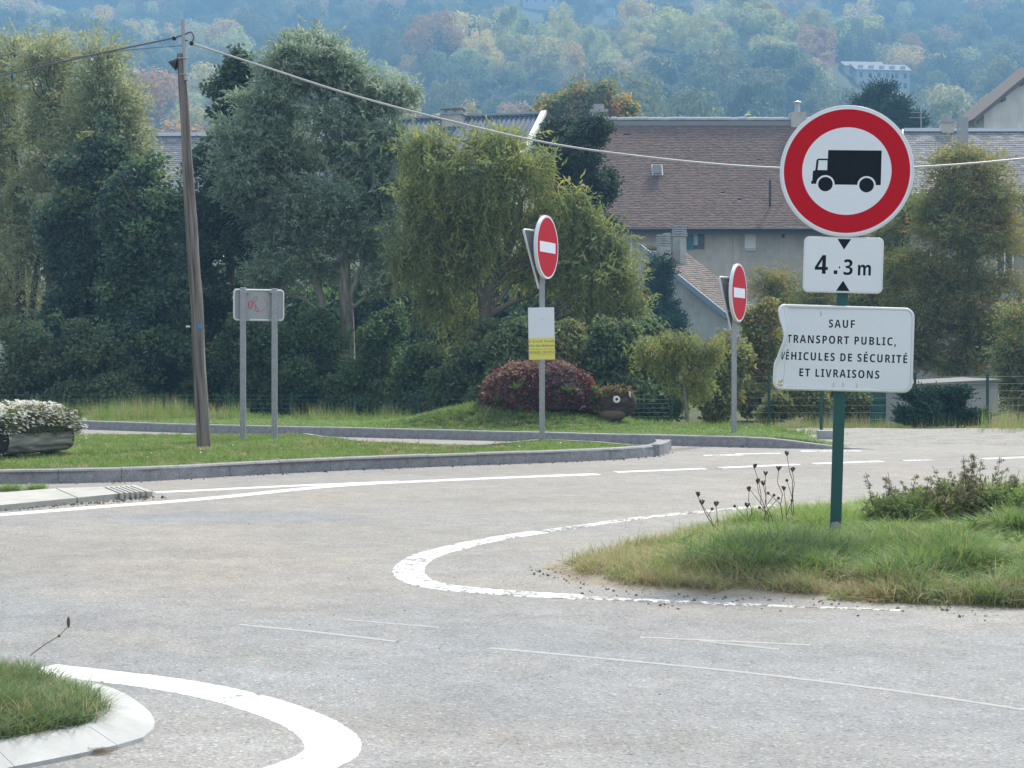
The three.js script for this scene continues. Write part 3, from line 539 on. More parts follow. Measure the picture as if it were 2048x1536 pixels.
for (const [x, d, blobs, pal, label] of shrubs) tree('fence_shrub', label, 'shrub', { d, base: [x, 0], n: 900, clump: CL.shrub, palette: pal, size: 1.35, group: SH, hole: 0.36, y: -0.5, tufts: 7, blobs: [...blobs, [x - 40, 800, 60, 34], [x + 30, 790, 60, 40]], trunks: [[[x, 840, 0.04], [x, 760, 0.03], [blobs[0][0], blobs[0][1], 0.015]]], bark: M.darkBark, twigs: 4, seed: 300 + x });
tree('small_willow', 'small yellow green weeping tree with a thin bare trunk on the verge', 'tree', { d: 28, base: [1375, 0], n: 300, tufts: 7, clump: CL.weepFine, palette: K.gold.concat(K.yellow.slice(1, 2)), upright: true, size: 0.9, y: -0.05, seed: 211, hole: 0.40, bark: M.greyBark,
  blobs: [[1330, 680, 50, 22], [1290, 705, 40, 26], [1380, 690, 46, 30], [1340, 720, 50, 40], [1400, 730, 40, 46], [1370, 770, 50, 26], [1425, 700, 26, 40]], trunks: [[[1376, 866, 0.035], [1372, 800, 0.03], [1362, 740, 0.025], [1340, 690, 0.012]]], twigs: 5 });
const RS = 'autumn shrubs below the houses';
const rightShrubs = [
  [1450, 33, [[1455, 740, 40, 60], [1440, 800, 36, 40]], K.autumn.concat(K.gold), 'yellowish bush between the small willow and the short no entry sign', CL.shrub, 1.4],
  [1525, 36, [[1525, 720, 45, 70], [1530, 790, 50, 40], [1515, 650, 30, 50]], K.autumn, 'ochre and green bush beside the short no entry sign post', CL.shrub, 1.4],
  [1560, 46, [[1560, 600, 34, 70], [1545, 680, 50, 60], [1530, 570, 18, 40]], K.autumn, 'airy yellow green bush against the beige house wall', CL.larch, 0.8],
  [1625, 44, [[1625, 590, 34, 60], [1615, 670, 60, 70], [1630, 760, 60, 70]], K.autumn.concat(K.hedge), 'leafy bush behind the green sign post', CL.larch, 0.9],
  [1720, 44, [[1715, 600, 60, 70], [1740, 690, 60, 60], [1700, 740, 60, 50]], K.autumn.concat(K.hedge), 'green and gold bush behind the lowest white plate', CL.larch, 0.9],
  [1790, 45, [[1790, 570, 50, 80], [1800, 660, 60, 70], [1780, 480, 36, 50], [1830, 430, 30, 50]], K.autumn.concat(K.hedge), 'tall mixed bush above the concrete shed roof', CL.larch, 0.95],
  [1580, 31, [[1560, 810, 46, 30], [1620, 800, 36, 36]], K.hedge.concat(K.autumn), 'low bush next to the white concrete block', CL.shrub, 1.1],
  [1700, 31.5, [[1698, 805, 28, 40], [1690, 775, 20, 28]], K.hedge.concat(K.autumn), 'thin bush beside the green shed door', CL.shrub, 0.9],
  [2035, 36, [[2035, 700, 40, 80], [2060, 780, 50, 60]], K.autumn.concat(K.hedge), 'bush past the far corner of the concrete shed', CL.larch, 0.9],
];
for (const [x, d, blobs, pal, label, clump, size] of rightShrubs) tree('autumn_shrub', label, 'shrub', { d, base: [x, 0], n: 400, tufts: 8, clump, palette: pal, size, group: RS, hole: 0.40, y: -0.15, blobs, trunks: [[[x, 840, 0.04], [x, 760, 0.03], [blobs[0][0], blobs[0][1], 0.012]]], bark: M.darkBark, twigs: 5, seed: 400 + x });
tree('larch_tree', 'tall feathery olive tree in front of the slate roofed house', 'tree', { d: 43, base: [1942, 0], n: 1400, tufts: 8, clump: CL.larch, palette: K.autumn, patch: K.yellow.slice(0, 1), y: -0.2, seed: 212, hole: 0.425, twigs: 12, bark: M.greyBark,
  blobs: [[1920, 315, 34, 26], [1890, 350, 40, 36], [1960, 350, 46, 40], [1910, 410, 70, 46], [1980, 420, 50, 46], [1870, 440, 40, 46], [1930, 490, 80, 46], [2000, 480, 40, 50], [1860, 540, 60, 46], [1940, 570, 80, 50], [1880, 640, 80, 60], [1980, 660, 60, 60], [2040, 620, 30, 50], [1930, 720, 90, 40], [1840, 690, 46, 50]],
  trunks: [[[1936, 850, 0.15], [1942, 700, 0.13], [1944, 560, 0.11], [1938, 420, 0.07], [1922, 310, 0.02]], [[1944, 520, 0.06], [1990, 495, 0.045], [2050, 470, 0.03]]] });
const JU = 'conifer shrubs in front of the shed';
for (const [x, blobs, label] of [[1848, [[1845, 800, 34, 26], [1850, 835, 44, 26], [1815, 840, 26, 18]], 'dark spreading conifer shrub against the grey shed wall'], [1915, [[1912, 800, 28, 24], [1915, 838, 40, 24], [1940, 845, 22, 16]], 'dark conifer shrub near the far corner of the shed']])
  tree('conifer_shrub', label, 'shrub', { d: 28, base: [x, 0], n: 480, tufts: 11, clump: CL.needle, palette: K.conifer, mat: M.needle, size: 0.95, group: JU, hole: 0.44, y: 0.0, upright: true, blobs, trunks: [[[x, 864, 0.03], [x, 840, 0.025], [x, 800, 0.01]]], twigs: 4, bark: M.darkBark, seed: 500 + x });
tree('autumn_tree', 'orange and green tree rising behind the ridge of the tiled roof', 'tree', { d: 98, base: [1165, 0], n: 900, clump: CL.farBroad, palette: K.autumn.concat(K.rust.slice(1, 2), K.green), patch: K.rust, y: 0, seed: 213, hole: 0.38,
  blobs: [[1120, 205, 50, 28], [1180, 200, 50, 30], [1240, 215, 36, 22], [1160, 260, 100, 50], [1180, 340, 90, 70]], trunks: [[[1165, 740, 0.35], [1165, 450, 0.3], [1165, 220, 0.05]]] });
tree('fir_tree', 'dark green fir tree showing past the round truck sign', 'tree', { d: 100, base: [1770, 0], n: 700, clump: CL.fir, palette: K.conifer, mat: M.needle, y: 0, seed: 214, hole: 0.34, upright: true,
  blobs: [[1760, 195, 26, 26], [1735, 215, 24, 24], [1780, 235, 40, 30], [1810, 255, 30, 24], [1770, 300, 60, 50], [1780, 400, 70, 80]], trunks: [[[1770, 740, 0.3], [1770, 400, 0.25], [1765, 180, 0.04]]] });

// ---------------------------------------------------------------- wooded hill
// distance at which the line of sight of a pixel meets the hill
const hillD = (px, py) => { for (let d = 200; d < 940; d += 1) if (groundH(px2(px, d), d) > py2(py, d)) return d; return 940; };
const px2 = (px, d) => (px - CX) * d / F, py2 = (py, d) => CH - (py - HY) * d / F;
const hillSpots = [[1752, 70, hillD(1752, 176), 176], [1722, 50, hillD(1722, 158), 158], [1080, 50, hillD(1080, 14), 14], [1222, 26, hillD(1222, 32), 32]];
{
  reseed(31);
  const crowns = [0, 1, 2, 3, 4].map(() => { // lumpy crown of leafy sprays, about 9 m across
    const L = [], lobes = [];
    for (let i = 0; i < 14; i++) { const q = dir(), e = rr(0.7, 1.3); lobes.push([V(q.x * 2.9 * e, 5.4 + q.y * 2.8 * e, q.z * 2.9 * e), rr(0.8, 2.0)]); }
    lobes.push([V(0, 8, 0), 1.6]);
    for (const [c, r] of lobes) for (let k = 0; k < 150; k++) { const q = dir(), p = V().copy(q).multiplyScalar(r * rr(0.72, 1.08)).add(c); L.push([p, V().crossVectors(q, dir()).normalize(), q, rr(0.32, 0.65), rr(0.22, 0.42), rr(0.02, 0.1)]); }
    return leafGeo(L);
  });
  const wood = tube([V(0, -1, 0), V(0.1, 2, 0), V(0, 5, 0.1)], [0.3, 0.24, 0.1], 6);
  const forest = [], tones = [[0.09, 0.14, 0.05], [0.12, 0.17, 0.06], [0.15, 0.19, 0.065], [0.08, 0.125, 0.06], [0.18, 0.21, 0.07], [0.22, 0.23, 0.08]], pale = [[0.50, 0.52, 0.18], [0.58, 0.55, 0.19], [0.40, 0.45, 0.16], [0.64, 0.54, 0.18], [0.62, 0.46, 0.14]], warm = [[0.50, 0.28, 0.08], [0.55, 0.42, 0.11], [0.50, 0.42, 0.13], [0.54, 0.29, 0.11]];  // pale: yellow-green autumn leaves, lightened so sunlit patches are painted into the foliage
  const special = [];
  for (let i = 0; i < 9000; i++) {
    const d = 230 + 720 * Math.pow(rnd(), 0.85), x = (rnd() * 2 - 1) * (d * 0.40), dens = wn(x / 36, d / 36, 44);
    if (dens < 0.28) continue;
    if (forest.length > 3600) break;
    let ok = true; const me = V(x, groundH(x, d) - 0.3, -d), s = rr(0.9, 2.1);
    for (let k = forest.length - 1; k >= 0 && ok; k--) if (Math.abs(forest[k][0].x - x) < 6.8 && Math.abs(forest[k][0].z + d) < 6.8) ok = false;
    if (!ok) continue;
    const py = HY + (CH - me.y - 7) * F / d, px = CX + x * F / d;
    if (hillSpots.some(([hx, hw, hd, hy]) => Math.abs(px - hx) < hw + 5 * F / d && d < hd + 12 && HY + (CH - me.y - 10.5 * s) * F / d < hy)) continue;
    const w = wn(x / 42, d / 42, 45), isWarm = rnd() < (w > 0.62 ? 0.26 : 0.05);
    const sunlitTone = spur(x / HS, d / HS) > 0.3 || wn(x / 34, d / 34, 46) > 0.66;  // spur and scattered patches carry sunlight in their leaf colour
    const item = [me, V(s * rr(0.8, 1.2), s * rr(0.7, 1.25), s), [0, rnd() * 6.28, 0], isWarm ? pick(warm) : sunlitTone ? pick(pale) : pick(tones)];
    if (isWarm && py > -10 && py < 225 && px > 0 && px < 2048 && special.length < 46) special.push(item); else forest.push(item);
  }
  console.log('forest', forest.length, special.length);
  const hold = thing('hillside_forest', 'hazy green woodland covering the hillside', 'woodland', V(0, 0, 0), null, 'stuff');
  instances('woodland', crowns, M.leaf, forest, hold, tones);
  const protos = crowns.map((g) => g);
  special.forEach(([p, s, e, c], i) => {
    const col = c, t = thing('hill_tree', c[1] < 0.35 ? 'orange autumn tree standing out in the hazy hillside wood' : 'yellow autumn tree standing out in the hazy hillside wood', 'tree', p, c[1] < 0.35 ? 'orange trees on the hill' : 'yellow trees on the hill');
    t.scale.copy(s); t.rotation.y = e[1];
    const k = col.join('_'); M['hill' + k] ??= new THREE.MeshPhysicalMaterial({ color: C(...col), roughness: 1, transmission: 0.35, thickness: 0, side: THREE.DoubleSide });
    mesh('crown', protos[i % protos.length], M['hill' + k], t); mesh('trunk', wood, M.bark, t);
  });
}

// ---------------------------------------------------------------- houses
// courses of separate tiles on a sloping rectangle: local x along the eaves, from the eaves (y=0,z=0) up to the ridge
function tiledSlope(w, rise, run, tw, te, palette, { sag = 0, fallen = 0, skewL = 0, skewR = 0, thick = 0.022, seed: sd = 1 } = {}) {
  reseed(sd); const len = Math.hypot(rise, run), pos = [], col = [], nor = [], c = rise / len, s = run / len, N = V(0, s, c);
  const at = (x, l, o) => { const t = l / len, dip = -sag * Math.sin(Math.PI * clamp(x / w)) * Math.sin(Math.PI * t * 0.9 + 0.1); return V(x, rise * t + (o + dip) * s, -run * t + (o + dip) * c); };
  const put = (a, b, q, d, k) => { for (const v of [a, b, q, a, q, d]) { pos.push(v.x, v.y, v.z); col.push(k[0], k[1], k[2]); } };
  const rows = Math.ceil(len / te);
  for (let j = 0; j < rows; j++) {
    const l0 = j * te, l1 = Math.min(len, l0 + te * 1.35), t = l0 / len, x0 = skewL * t, x1 = w - skewR * t;
    for (let x = x0 - (j % 2) * tw / 2; x < x1; x += tw) {
      if (fallen && rnd() < fallen) continue;
      const a = Math.max(x0, x), b = Math.min(x1, x + tw * 0.965); if (b - a < 0.01) continue;
      const lift = thick + rr(0, 0.012), g = rr(0.88, 1.12), k = pick(palette).map((v) => v * g), dl = rr(-0.012, 0.012), tl = rr(-0.006, 0.006);
      const p0 = at(a, l0 + dl, lift + tl), p1 = at(b, l0 + dl, lift - tl), p2 = at(b, l1, 0.004), p3 = at(a, l1, 0.004);
      put(p0, p1, p2, p3, k); put(at(a, l0 + dl, 0), at(b, l0 + dl, 0), p1, p0, k);
    }
  }
  const g = new THREE.BufferGeometry(); g.setAttribute('position', new THREE.Float32BufferAttribute(pos, 3)); g.setAttribute('color', new THREE.Float32BufferAttribute(col, 3)); g.computeVertexNormals(); return g;
}
const tileMat = std({ vertexColors: true, roughness: 0.95 });
const BROWN = [[0.170, 0.112, 0.088], [0.185, 0.125, 0.10], [0.150, 0.105, 0.087], [0.20, 0.132, 0.105], [0.160, 0.117, 0.10], [0.18, 0.114, 0.085], [0.215, 0.125, 0.092]];
const SLATE = [[0.20, 0.205, 0.215], [0.24, 0.24, 0.245], [0.17, 0.175, 0.185], [0.28, 0.275, 0.265], [0.21, 0.20, 0.195]];
function slopeMesh(name, parent, p, turn, w, rise, run, tw, te, pal, opt) { // tiles plus a closed deck underneath
  const holder = new THREE.Group(); holder.name = name; holder.position.copy(p); holder.rotation.y = turn; parent.add(holder);
  const m = mesh('roof_tiles', tiledSlope(w, rise, run, tw, te, pal, opt), tileMat, holder); m.userData.kind = 'stuff';
  const sl = opt?.skewL ?? 0, sr = opt?.skewR ?? 0, g = new THREE.BufferGeometry();
  const u = -0.03 - 1.6 * (opt?.sag ?? 0), T = [[0, u, 0], [w, u, 0], [w - sr, rise + u, -run], [sl, rise + u, -run], [0, u - 0.14, 0], [w, u - 0.14, 0], [w - sr, rise + u - 0.14, -run], [sl, rise + u - 0.14, -run]];
  g.setAttribute('position', new THREE.Float32BufferAttribute([0, 1, 2, 0, 2, 3, 4, 6, 5, 4, 7, 6, 0, 4, 5, 0, 5, 1, 1, 5, 6, 1, 6, 2, 3, 7, 4, 3, 4, 0].flatMap((k) => T[k]), 3)); g.computeVertexNormals();
  mesh('roof_deck', plain(g), M.darkBark, holder); return holder;
}
function windowAt(parent, x, y, z, w, h, { frame = M.white, pane = M.glass, sill = true, bars = 1 } = {}) {
  const f = mesh('window', [box(0.06, h, 0.08, x - w / 2, y, z), box(0.06, h, 0.08, x + w / 2, y, z), box(w + 0.06, 0.06, 0.081, x, y + h / 2, z), box(w + 0.06, 0.06, 0.081, x, y - h / 2, z), ...(bars ? [box(0.05, h, 0.06, x, y, z)] : [])], frame, parent);
  mesh('pane', box(w - 0.05, h - 0.05, 0.02, x, y, z - 0.01), pane, f);
  if (sill) mesh('sill', box(w + 0.24, 0.07, 0.22, x, y - h / 2 - 0.07, z + 0.06), M.white, f);
  return f;
}
function chimney(parent, x, y, z, w, h, d, { mat = M.plaster, cap = 'slab' } = {}) {
  const c = mesh('chimney', boxUV(box(w, h, d, x, y + h / 2, z), 1.5), mat, parent);
  if (cap === 'slab') { mesh('chimney_cap', [box(w * 1.18, 0.08, d * 1.18, x, y + h + 0.04, z), ...[-1, 0, 1].flatMap((k) => [box(0.08, 0.22, 0.08, x + k * w * 0.45, y + h + 0.19, z + d * 0.4), box(0.08, 0.22, 0.08, x + k * w * 0.45, y + h + 0.19, z - d * 0.4)]), box(w * 1.2, 0.08, d * 1.2, x, y + h + 0.34, z)], M.concrete, c); }
  if (cap === 'stack') for (let k = 0; k < 5; k++) mesh('brick_course', box(w * (1.16 - 0.035 * k), 0.07, d * (1.16 - 0.035 * k), x + rr(-0.02, 0.02), y + h + 0.05 + k * 0.10, z), M.concrete, c);
  if (cap === 'cowl') mesh('cowl', [new THREE.CylinderGeometry(0.14, 0.16, 0.5, 10).translate(x, y + h + 0.25, z), new THREE.ConeGeometry(0.26, 0.12, 10).translate(x, y + h + 0.6, z)], M.alu, c);
  if (cap === 'brick') mesh('chimney_cap', [box(w * 1.25, 0.14, d * 1.25, x, y + h + 0.07, z), box(w * 0.7, 0.3, d * 0.7, x, y + h + 0.29, z)], M.concrete, c);
  return c;
}
{ // brown tiled house
  const de = 78, dr = 84.2, x0 = px2(1188, de), x1 = px2(1800, de), ye = py2(455, de), yr = py2(241, dr), w = x1 - x0;
  const h = thing('brown_roofed_house', 'old beige house with a huge weathered brown tile roof', 'house', V(x0, 0, -de));
  mesh('wall', boxUV(box(w - 0.7, ye + 0.3, 11, w / 2, (ye - 0.3) / 2 - 0.1, -6.1), 3), M.plaster, h);
  const rf = slopeMesh('roof', h, V(-0.2, ye, 0), 0, w + 0.4, yr - ye, dr - de, 0.19, 0.135, BROWN, { sag: 0.10, fallen: 0.002, seed: 901 });
  slopeMesh('roof', h, V(w + 0.2, ye, -2 * (dr - de)), Math.PI, w + 0.4, yr - ye - 0.01, dr - de - 0.01, 0.4, 0.3, BROWN, { seed: 902 });
  for (let k = 0; k < 38; k++) mesh('ridge_tile', new THREE.CylinderGeometry(0.17, 0.19, (w + 0.3) / 38 * 0.98, 8, 1, true, 0, Math.PI).rotateZ(Math.PI / 2).rotateX(Math.PI * 0).translate(-0.1 + (k + 0.5) * (w + 0.3) / 38, yr + rr(-0.02, 0.02), -(dr - de)), M.paleRidge ??= std({ color: C(0.42, 0.43, 0.43), roughness: 0.9 }), h);
  mesh('flashing', box(w + 0.2, 0.24, 0.05, w / 2, yr - 0.20, -(dr - de) + 0.32).rotateX(0), M.mortar ??= std({ color: C(0.27, 0.27, 0.275), roughness: 1 }), h).rotation.x = 0;
  mesh('gutter', tube([V(0, ye - 0.10, 0.08), V(w, ye - 0.08, 0.08)], 0.07, 8), M.darkSteel, h);
  // skylight lying in the slope
  const up = V(0, yr - ye, -(dr - de)).normalize(), q = (px, py, o) => { // point of the roof plane under a photo pixel
    const t = clamp((455 - py) / (455 - 241)); const d = de + (dr - de) * t; return V(px2(px, d) - x0, ye + (yr - ye) * t + o, -(d - de) + o); };
  const sk = mesh('skylight', box(0.56, 0.85, 0.08).applyMatrix4(new THREE.Matrix4().makeRotationX(-Math.atan2(dr - de, yr - ye))).translate(...q(1314, 349, 0.10).toArray()), M.galv, h); mesh('pane', box(0.44, 0.70, 0.02).applyMatrix4(new THREE.Matrix4().makeRotationX(-Math.atan2(dr - de, yr - ye))).translate(...q(1314, 349, 0.15).toArray()), std({ color: C(0.05, 0.065, 0.07), roughness: 0.3 }), sk);
  mesh('vent_pipe', tube([q(1540, 415, 0), q(1540, 415, 0).add(V(0, 1.3, 0))], 0.06, 8), M.darkSteel, h);
  chimney(h, px2(1199, 83) - x0, yr - 1.2, -(dr - de) + 0.6, 0.75, 1.5, 0.75, { cap: 'brick' });
  chimney(h, px2(1596, 84) - x0, yr - 0.5, -(dr - de), 0.8, 0.9, 0.8, { cap: 'cowl' });
  // windows under the eaves
  const wz = -0.58, wx = (px) => px2(px, de + 0.6) - x0, wy = (py) => py2(py, de + 0.6);
  const f = windowAt(h, wx(1386), wy(478), wz, 1.05, 0.92, { frame: std({ color: C(0.16, 0.085, 0.06), roughness: 0.8 }), sill: false, bars: 0 });
  mesh('shutter', box(0.52, 0.95, 0.05, wx(1380) - 0.10, wy(479), wz + 0.09), M.teal ??= std({ color: C(0.045, 0.15, 0.20), roughness: 0.7 }), h);
  mesh('curtain', box(0.26, 0.66, 0.02, wx(1390), wy(477), wz + 0.05), M.paleBlue ??= std({ color: C(0.38, 0.55, 0.72), roughness: 0.9 }), f);
  const sh = mesh('shutter', box(0.54, 0.95, 0.06, wx(1500), wy(482), wz + 0.05), M.white, h);
  for (const dy of [-0.40, 0.40]) mesh('shutter_bar', box(0.56, 0.05, 0.03, wx(1500), wy(482) + dy, wz + 0.10), M.alu, sh);
  mesh('pier', boxUV(box(0.34, 5, 0.06, wx(1473), wy(470) - 2.3, wz + 0.03), 3), M.plaster, h); mesh('vent', box(0.13, 0.28, 0.05, wx(1566), wy(470), wz + 0.02), M.darkSteel, h);
  for (const px of [1557, 1586]) windowAt(h, wx(px), wy(570), wz, 0.30, 0.7, { sill: false });
  mesh('downpipe', tube([V(wx(1262), ye - 0.2, wz + 0.1), V(wx(1262), 0, wz + 0.1)], 0.06, 8), M.white, h);
}
{ // small annexe in front, its roof falling towards the sign side
  const d = 68, h = thing('annexe', 'small grey annexe with a steep tile roof and pale blue verge boards', 'house', V(px2(1285, d), 0, -d)); h.rotation.y = -0.75;
  const X = (px) => (px2(px, d) - px2(1285, d)) / Math.cos(0.75), Y = (py) => py2(py, d);
  const top = V(X(1285), Y(497), 0), low = V(X(1442) * 0.95, py2(632, d - 3.0), 0), depth = 3.0;
  const w = new THREE.Shape([[top.x, -0.2], [low.x - 0.1, -0.2], [low.x - 0.1, low.y - 0.15], [top.x, top.y - 0.15]].map(([x, y]) => new THREE.Vector2(x, y)));
  mesh('wall', boxUV(new THREE.ExtrudeGeometry(w, { depth: depth - 0.6, bevelEnabled: false }).translate(0, 0, -depth + 0.3), 3), M.greyPlaster ??= std({ map: plasterMap, color: C(0.85, 0.9, 0.95), roughness: 0.95 }), h);
  const dx = low.x - top.x, dy = top.y - low.y;
  const hold = slopeMesh('roof', h, V(low.x, low.y, 0), Math.PI / 2, depth, dy, dx, 0.2, 0.17, [[0.18, 0.14, 0.12], [0.20, 0.16, 0.14], [0.16, 0.13, 0.115], [0.22, 0.175, 0.15]], { seed: 905 });
  const L = Math.hypot(dx, dy), an = Math.atan2(-dy, dx);
  mesh('verge_board', box(L + 0.2, 0.22, 0.06).rotateZ(an).translate((top.x + low.x) / 2, (top.y + low.y) / 2 + 0.02, 0.06), std({ color: C(0.21, 0.27, 0.34), roughness: 0.6 }), h);
  for (let k = 0; k < 8; k++) mesh('ridge_tile', box(0.2, 0.1, depth / 8 * 0.94, top.x, top.y + 0.06, -(k + 0.5) * depth / 8), M.ridgeTan ??= std({ color: C(0.32, 0.25, 0.19), roughness: 0.9 }), h);
  mesh('wall', boxUV(box(2.2, top.y - 0.2, depth - 0.8, top.x - 1.12, (top.y - 0.5) / 2, -depth / 2), 3), M.greyPlaster, h);
  reseed(907);
  chimney(h, 0.55, Y(560), -0.75, 0.42, 1.45, 0.42, { mat: M.greyPlaster, cap: 'stack' });
  chimney(h, 0.25, Y(540), -1.55, 0.36, 1.15, 0.42, { mat: M.greyPlaster, cap: 'stack' });
  chimney(h, 0.75, Y(570), -1.6, 0.42, 2.1, 0.42, { mat: M.greyPlaster, cap: 'stack' });
}
{ // blue-grey corrugated roof
  const d = 83, h = thing('corrugated_roof_house', 'long house with a blue grey corrugated roof and white verge', 'house', V(px2(1082, d), 0, -d)); h.rotation.y = -0.24;
  const w = 13.5, run = 6.2, rise = 3.6, yr = py2(230, d), ye = yr - rise, pos = [];
  const N = 210, prof = (k) => 0.05 * Math.sin(k * Math.PI / 2 + 0.4);
  for (let k = 0; k < N; k++) for (let j = 0; j < 1; j++) { const xa = -w * k / N, xb = -w * (k + 1) / N, a = [xa, yr + prof(k), 0], b = [xb, yr + prof(k + 1), 0], c = [xb, ye + prof(k + 1), run], e = [xa, ye + prof(k), run]; pos.push(...a, ...b, ...c, ...a, ...c, ...e); }
  const g = new THREE.BufferGeometry(); g.setAttribute('position', new THREE.Float32BufferAttribute(pos, 3)); g.computeVertexNormals();
  mesh('roof', plain(g), std({ color: C(0.085, 0.115, 0.165), roughness: 0.85 }), h);
  mesh('roof', box(w, 0.1, Math.hypot(run, rise) - 0.05).rotateX(-Math.atan2(rise, run)).translate(-w / 2, (yr + ye) / 2, -run / 2 - 0.1), M.galv, h);
  mesh('ridge_cap', box(w, 0.1, 0.34, -w / 2, yr + 0.10, 0), std({ color: C(0.34, 0.38, 0.42), roughness: 0.6 }), h);
  mesh('verge_board', box(0.28, 0.2, Math.hypot(run, rise) + 0.1).rotateX(Math.atan2(rise, run)).translate(0.14, (yr + ye) / 2 + 0.12, run / 2), M.white, h);
  mesh('wall', boxUV(box(w - 0.6, ye, 11, -w / 2, ye / 2 - 0.05, 0), 3), M.plaster, h);
  chimney(h, px2(907, d) - px2(1082, d), yr - 1.1, 0.6, 1.05, 1.15, 0.8, { cap: 'slab' });
}
{ // slate house behind the feathery tree
  const de = 70, dr = 76, x0 = px2(1806, de), w = 9, ye = py2(388, de), yr = py2(263, dr);
  const h = thing('slate_roofed_house', 'tall grey house with a mottled slate roof and white window frames', 'house', V(x0, 0, -de));
  mesh('wall', boxUV(box(w, ye, 10, w / 2, ye / 2 - 0.05, -5.6), 3), M.slateWall ??= std({ map: plasterMap, color: C(0.62, 0.62, 0.66), roughness: 0.95 }), h);
  slopeMesh('roof', h, V(-0.3, ye, 0), 0, w + 0.6, yr - ye, dr - de, 0.30, 0.22, SLATE, { seed: 911, skewL: 1.7 });
  slopeMesh('roof', h, V(w + 0.3, ye, -12), Math.PI, w + 0.6, yr - ye - 0.01, 5.99, 0.6, 0.5, SLATE, { seed: 912, skewR: 1.7 });
  mesh('hip_flashing', tube([V(-0.25, ye + 0.05, 0), V(1.45, yr + 0.05, -6)], 0.08, 6), M.galv, h);
  mesh('ridge_cap', box(w - 1.2, 0.16, 0.4, w / 2 + 0.9, yr + 0.06, -6), M.rim, h);
  mesh('gutter', tube([V(-0.4, ye - 0.02, 0.12), V(w + 0.3, ye - 0.02, 0.12)], 0.09, 8), std({ color: C(0.30, 0.34, 0.40), roughness: 0.5 }), h);
  mesh('hip_roof', plain((() => { const g = new THREE.BufferGeometry(), T = [[-0.3, ye, 0], [1.4, yr, -6], [-0.3, ye, -12]]; g.setAttribute('position', new THREE.Float32BufferAttribute(T.flat(), 3)); g.computeVertexNormals(); return g; })()), std({ color: C(0.2, 0.2, 0.21) }), h);
  chimney(h, px2(1940, 73) - x0, yr - 1.9, -4.2, 0.42, 2.3, 0.42, { mat: std({ color: C(0.36, 0.37, 0.38), roughness: 0.8 }), cap: 'none' });
  chimney(h, px2(1893, 76) - x0, yr - 0.1, -6, 0.55, 0.5, 0.55, { cap: 'brick' });
  const an = mesh('antenna', [tube([V(2.4, yr, -6.3), V(2.4, yr + 1.5, -6.3)], 0.02, 5), ...[0.7, 0.95, 1.2].map((k) => box(0.9 - k * 0.3, 0.02, 0.02, 2.2, yr + k, -6.3))], M.alu, h);
  for (const [a, b, py] of [[1824, 1, 424], [1860, 1, 424], [1822, 1, 528], [1862, 1, 528], [1915, 1, 424], [2010, 1, 424], [2010, 1, 528]]) { const f = windowAt(h, px2(a, de + 0.5) - x0, py2(py, de + 0.5), -0.56, 0.72, 1.15); if (py < 450) mesh('flower_box', box(0.7, 0.16, 0.16, px2(a, de + 0.5) - x0, py2(py, de + 0.5) - 0.45, -0.42), M.redBox ??= std({ color: C(0.25, 0.05, 0.04), roughness: 0.8 }), f); }
  for (const px of [1798, 1806]) mesh('shutter', box(0.34, 1.15, 0.05, px2(1803 + (px - 1798), de + 0.5) - x0 + 0.12, py2(424, de + 0.5), -0.52), M.darkSteel, h);
}
{ // neighbouring slate wing between the tiled house and the slate house
  const de = 82, dr = 87, x0 = px2(1700, de), h = thing('slate_wing', 'lower slate roofed wing half hidden by the round truck sign', 'house', V(x0, 0, -de)), ye = py2(360, de), yr = py2(279, dr);
  mesh('wall', boxUV(box(7, ye, 8, 3.5, ye / 2 - 0.05, -5), 3), M.plaster, h); slopeMesh('roof', h, V(0, ye, 0), 0, 7.4, yr - ye, dr - de, 0.3, 0.22, SLATE, { seed: 915 });
}
{ // cream gable house
  const d = 112, x = (px) => px2(px, d), h = thing('cream_gable_house', 'cream rendered gable house with brown overhanging eaves', 'house', V(x(1968), 0, -d)), X = (px) => x(px) - x(1968);
  const ey = py2(243, d), ry = py2(100, d), wgab = 2 * (X(2120)), xm = X(2120);
  const s = new THREE.Shape([[0, 0], [wgab, 0], [wgab, ey + 0.6], [xm, ry], [0, ey + 0.6]].map(([a, b]) => new THREE.Vector2(a, b)));
  mesh('wall', boxUV(new THREE.ExtrudeGeometry(s, { depth: 9, bevelEnabled: false }).translate(0, 0, -9), 4), M.cream ??= std({ map: plasterMap, color: C(1.5, 1.52, 1.6), roughness: 0.95 }), h);
  const sl = Math.atan2(ry - ey - 0.6, xm), L = Math.hypot(xm, ry - ey - 0.6) + 1.1;
  for (const k of [1, -1]) { mesh('roof', box(L, 0.16, 10.4).translate(L / 2 - 1.1, 0.12, -4.4).rotateZ(sl).scale(k, 1, 1).translate(k > 0 ? 0 : wgab, ey + 0.62, 0), std({ color: C(0.10, 0.075, 0.06), roughness: 0.9 }), h); mesh('barge_board', box(L, 0.22, 0.06).translate(L / 2 - 1.1, 0.06, 0.86).rotateZ(sl).scale(k, 1, 1).translate(k > 0 ? 0 : wgab, ey + 0.62, 0), M.board ??= std({ color: C(0.14, 0.10, 0.08), roughness: 0.8 }), h); }
  for (const t of [0.22, 0.48, 0.75]) mesh('purlin', box(0.2, 0.22, 1.0, xm * t, ey + 0.48 + (ry - ey - 0.6) * t, 0.4), M.board, h);
  mesh('gutter', tube([V(-0.85, ey + 0.05, 0.8), V(-0.75, ey - 0.25, 0.4), V(-0.05, ey - 0.8, 0.12), V(-0.05, 0, 0.12)], 0.07, 6), M.galv, h);
}
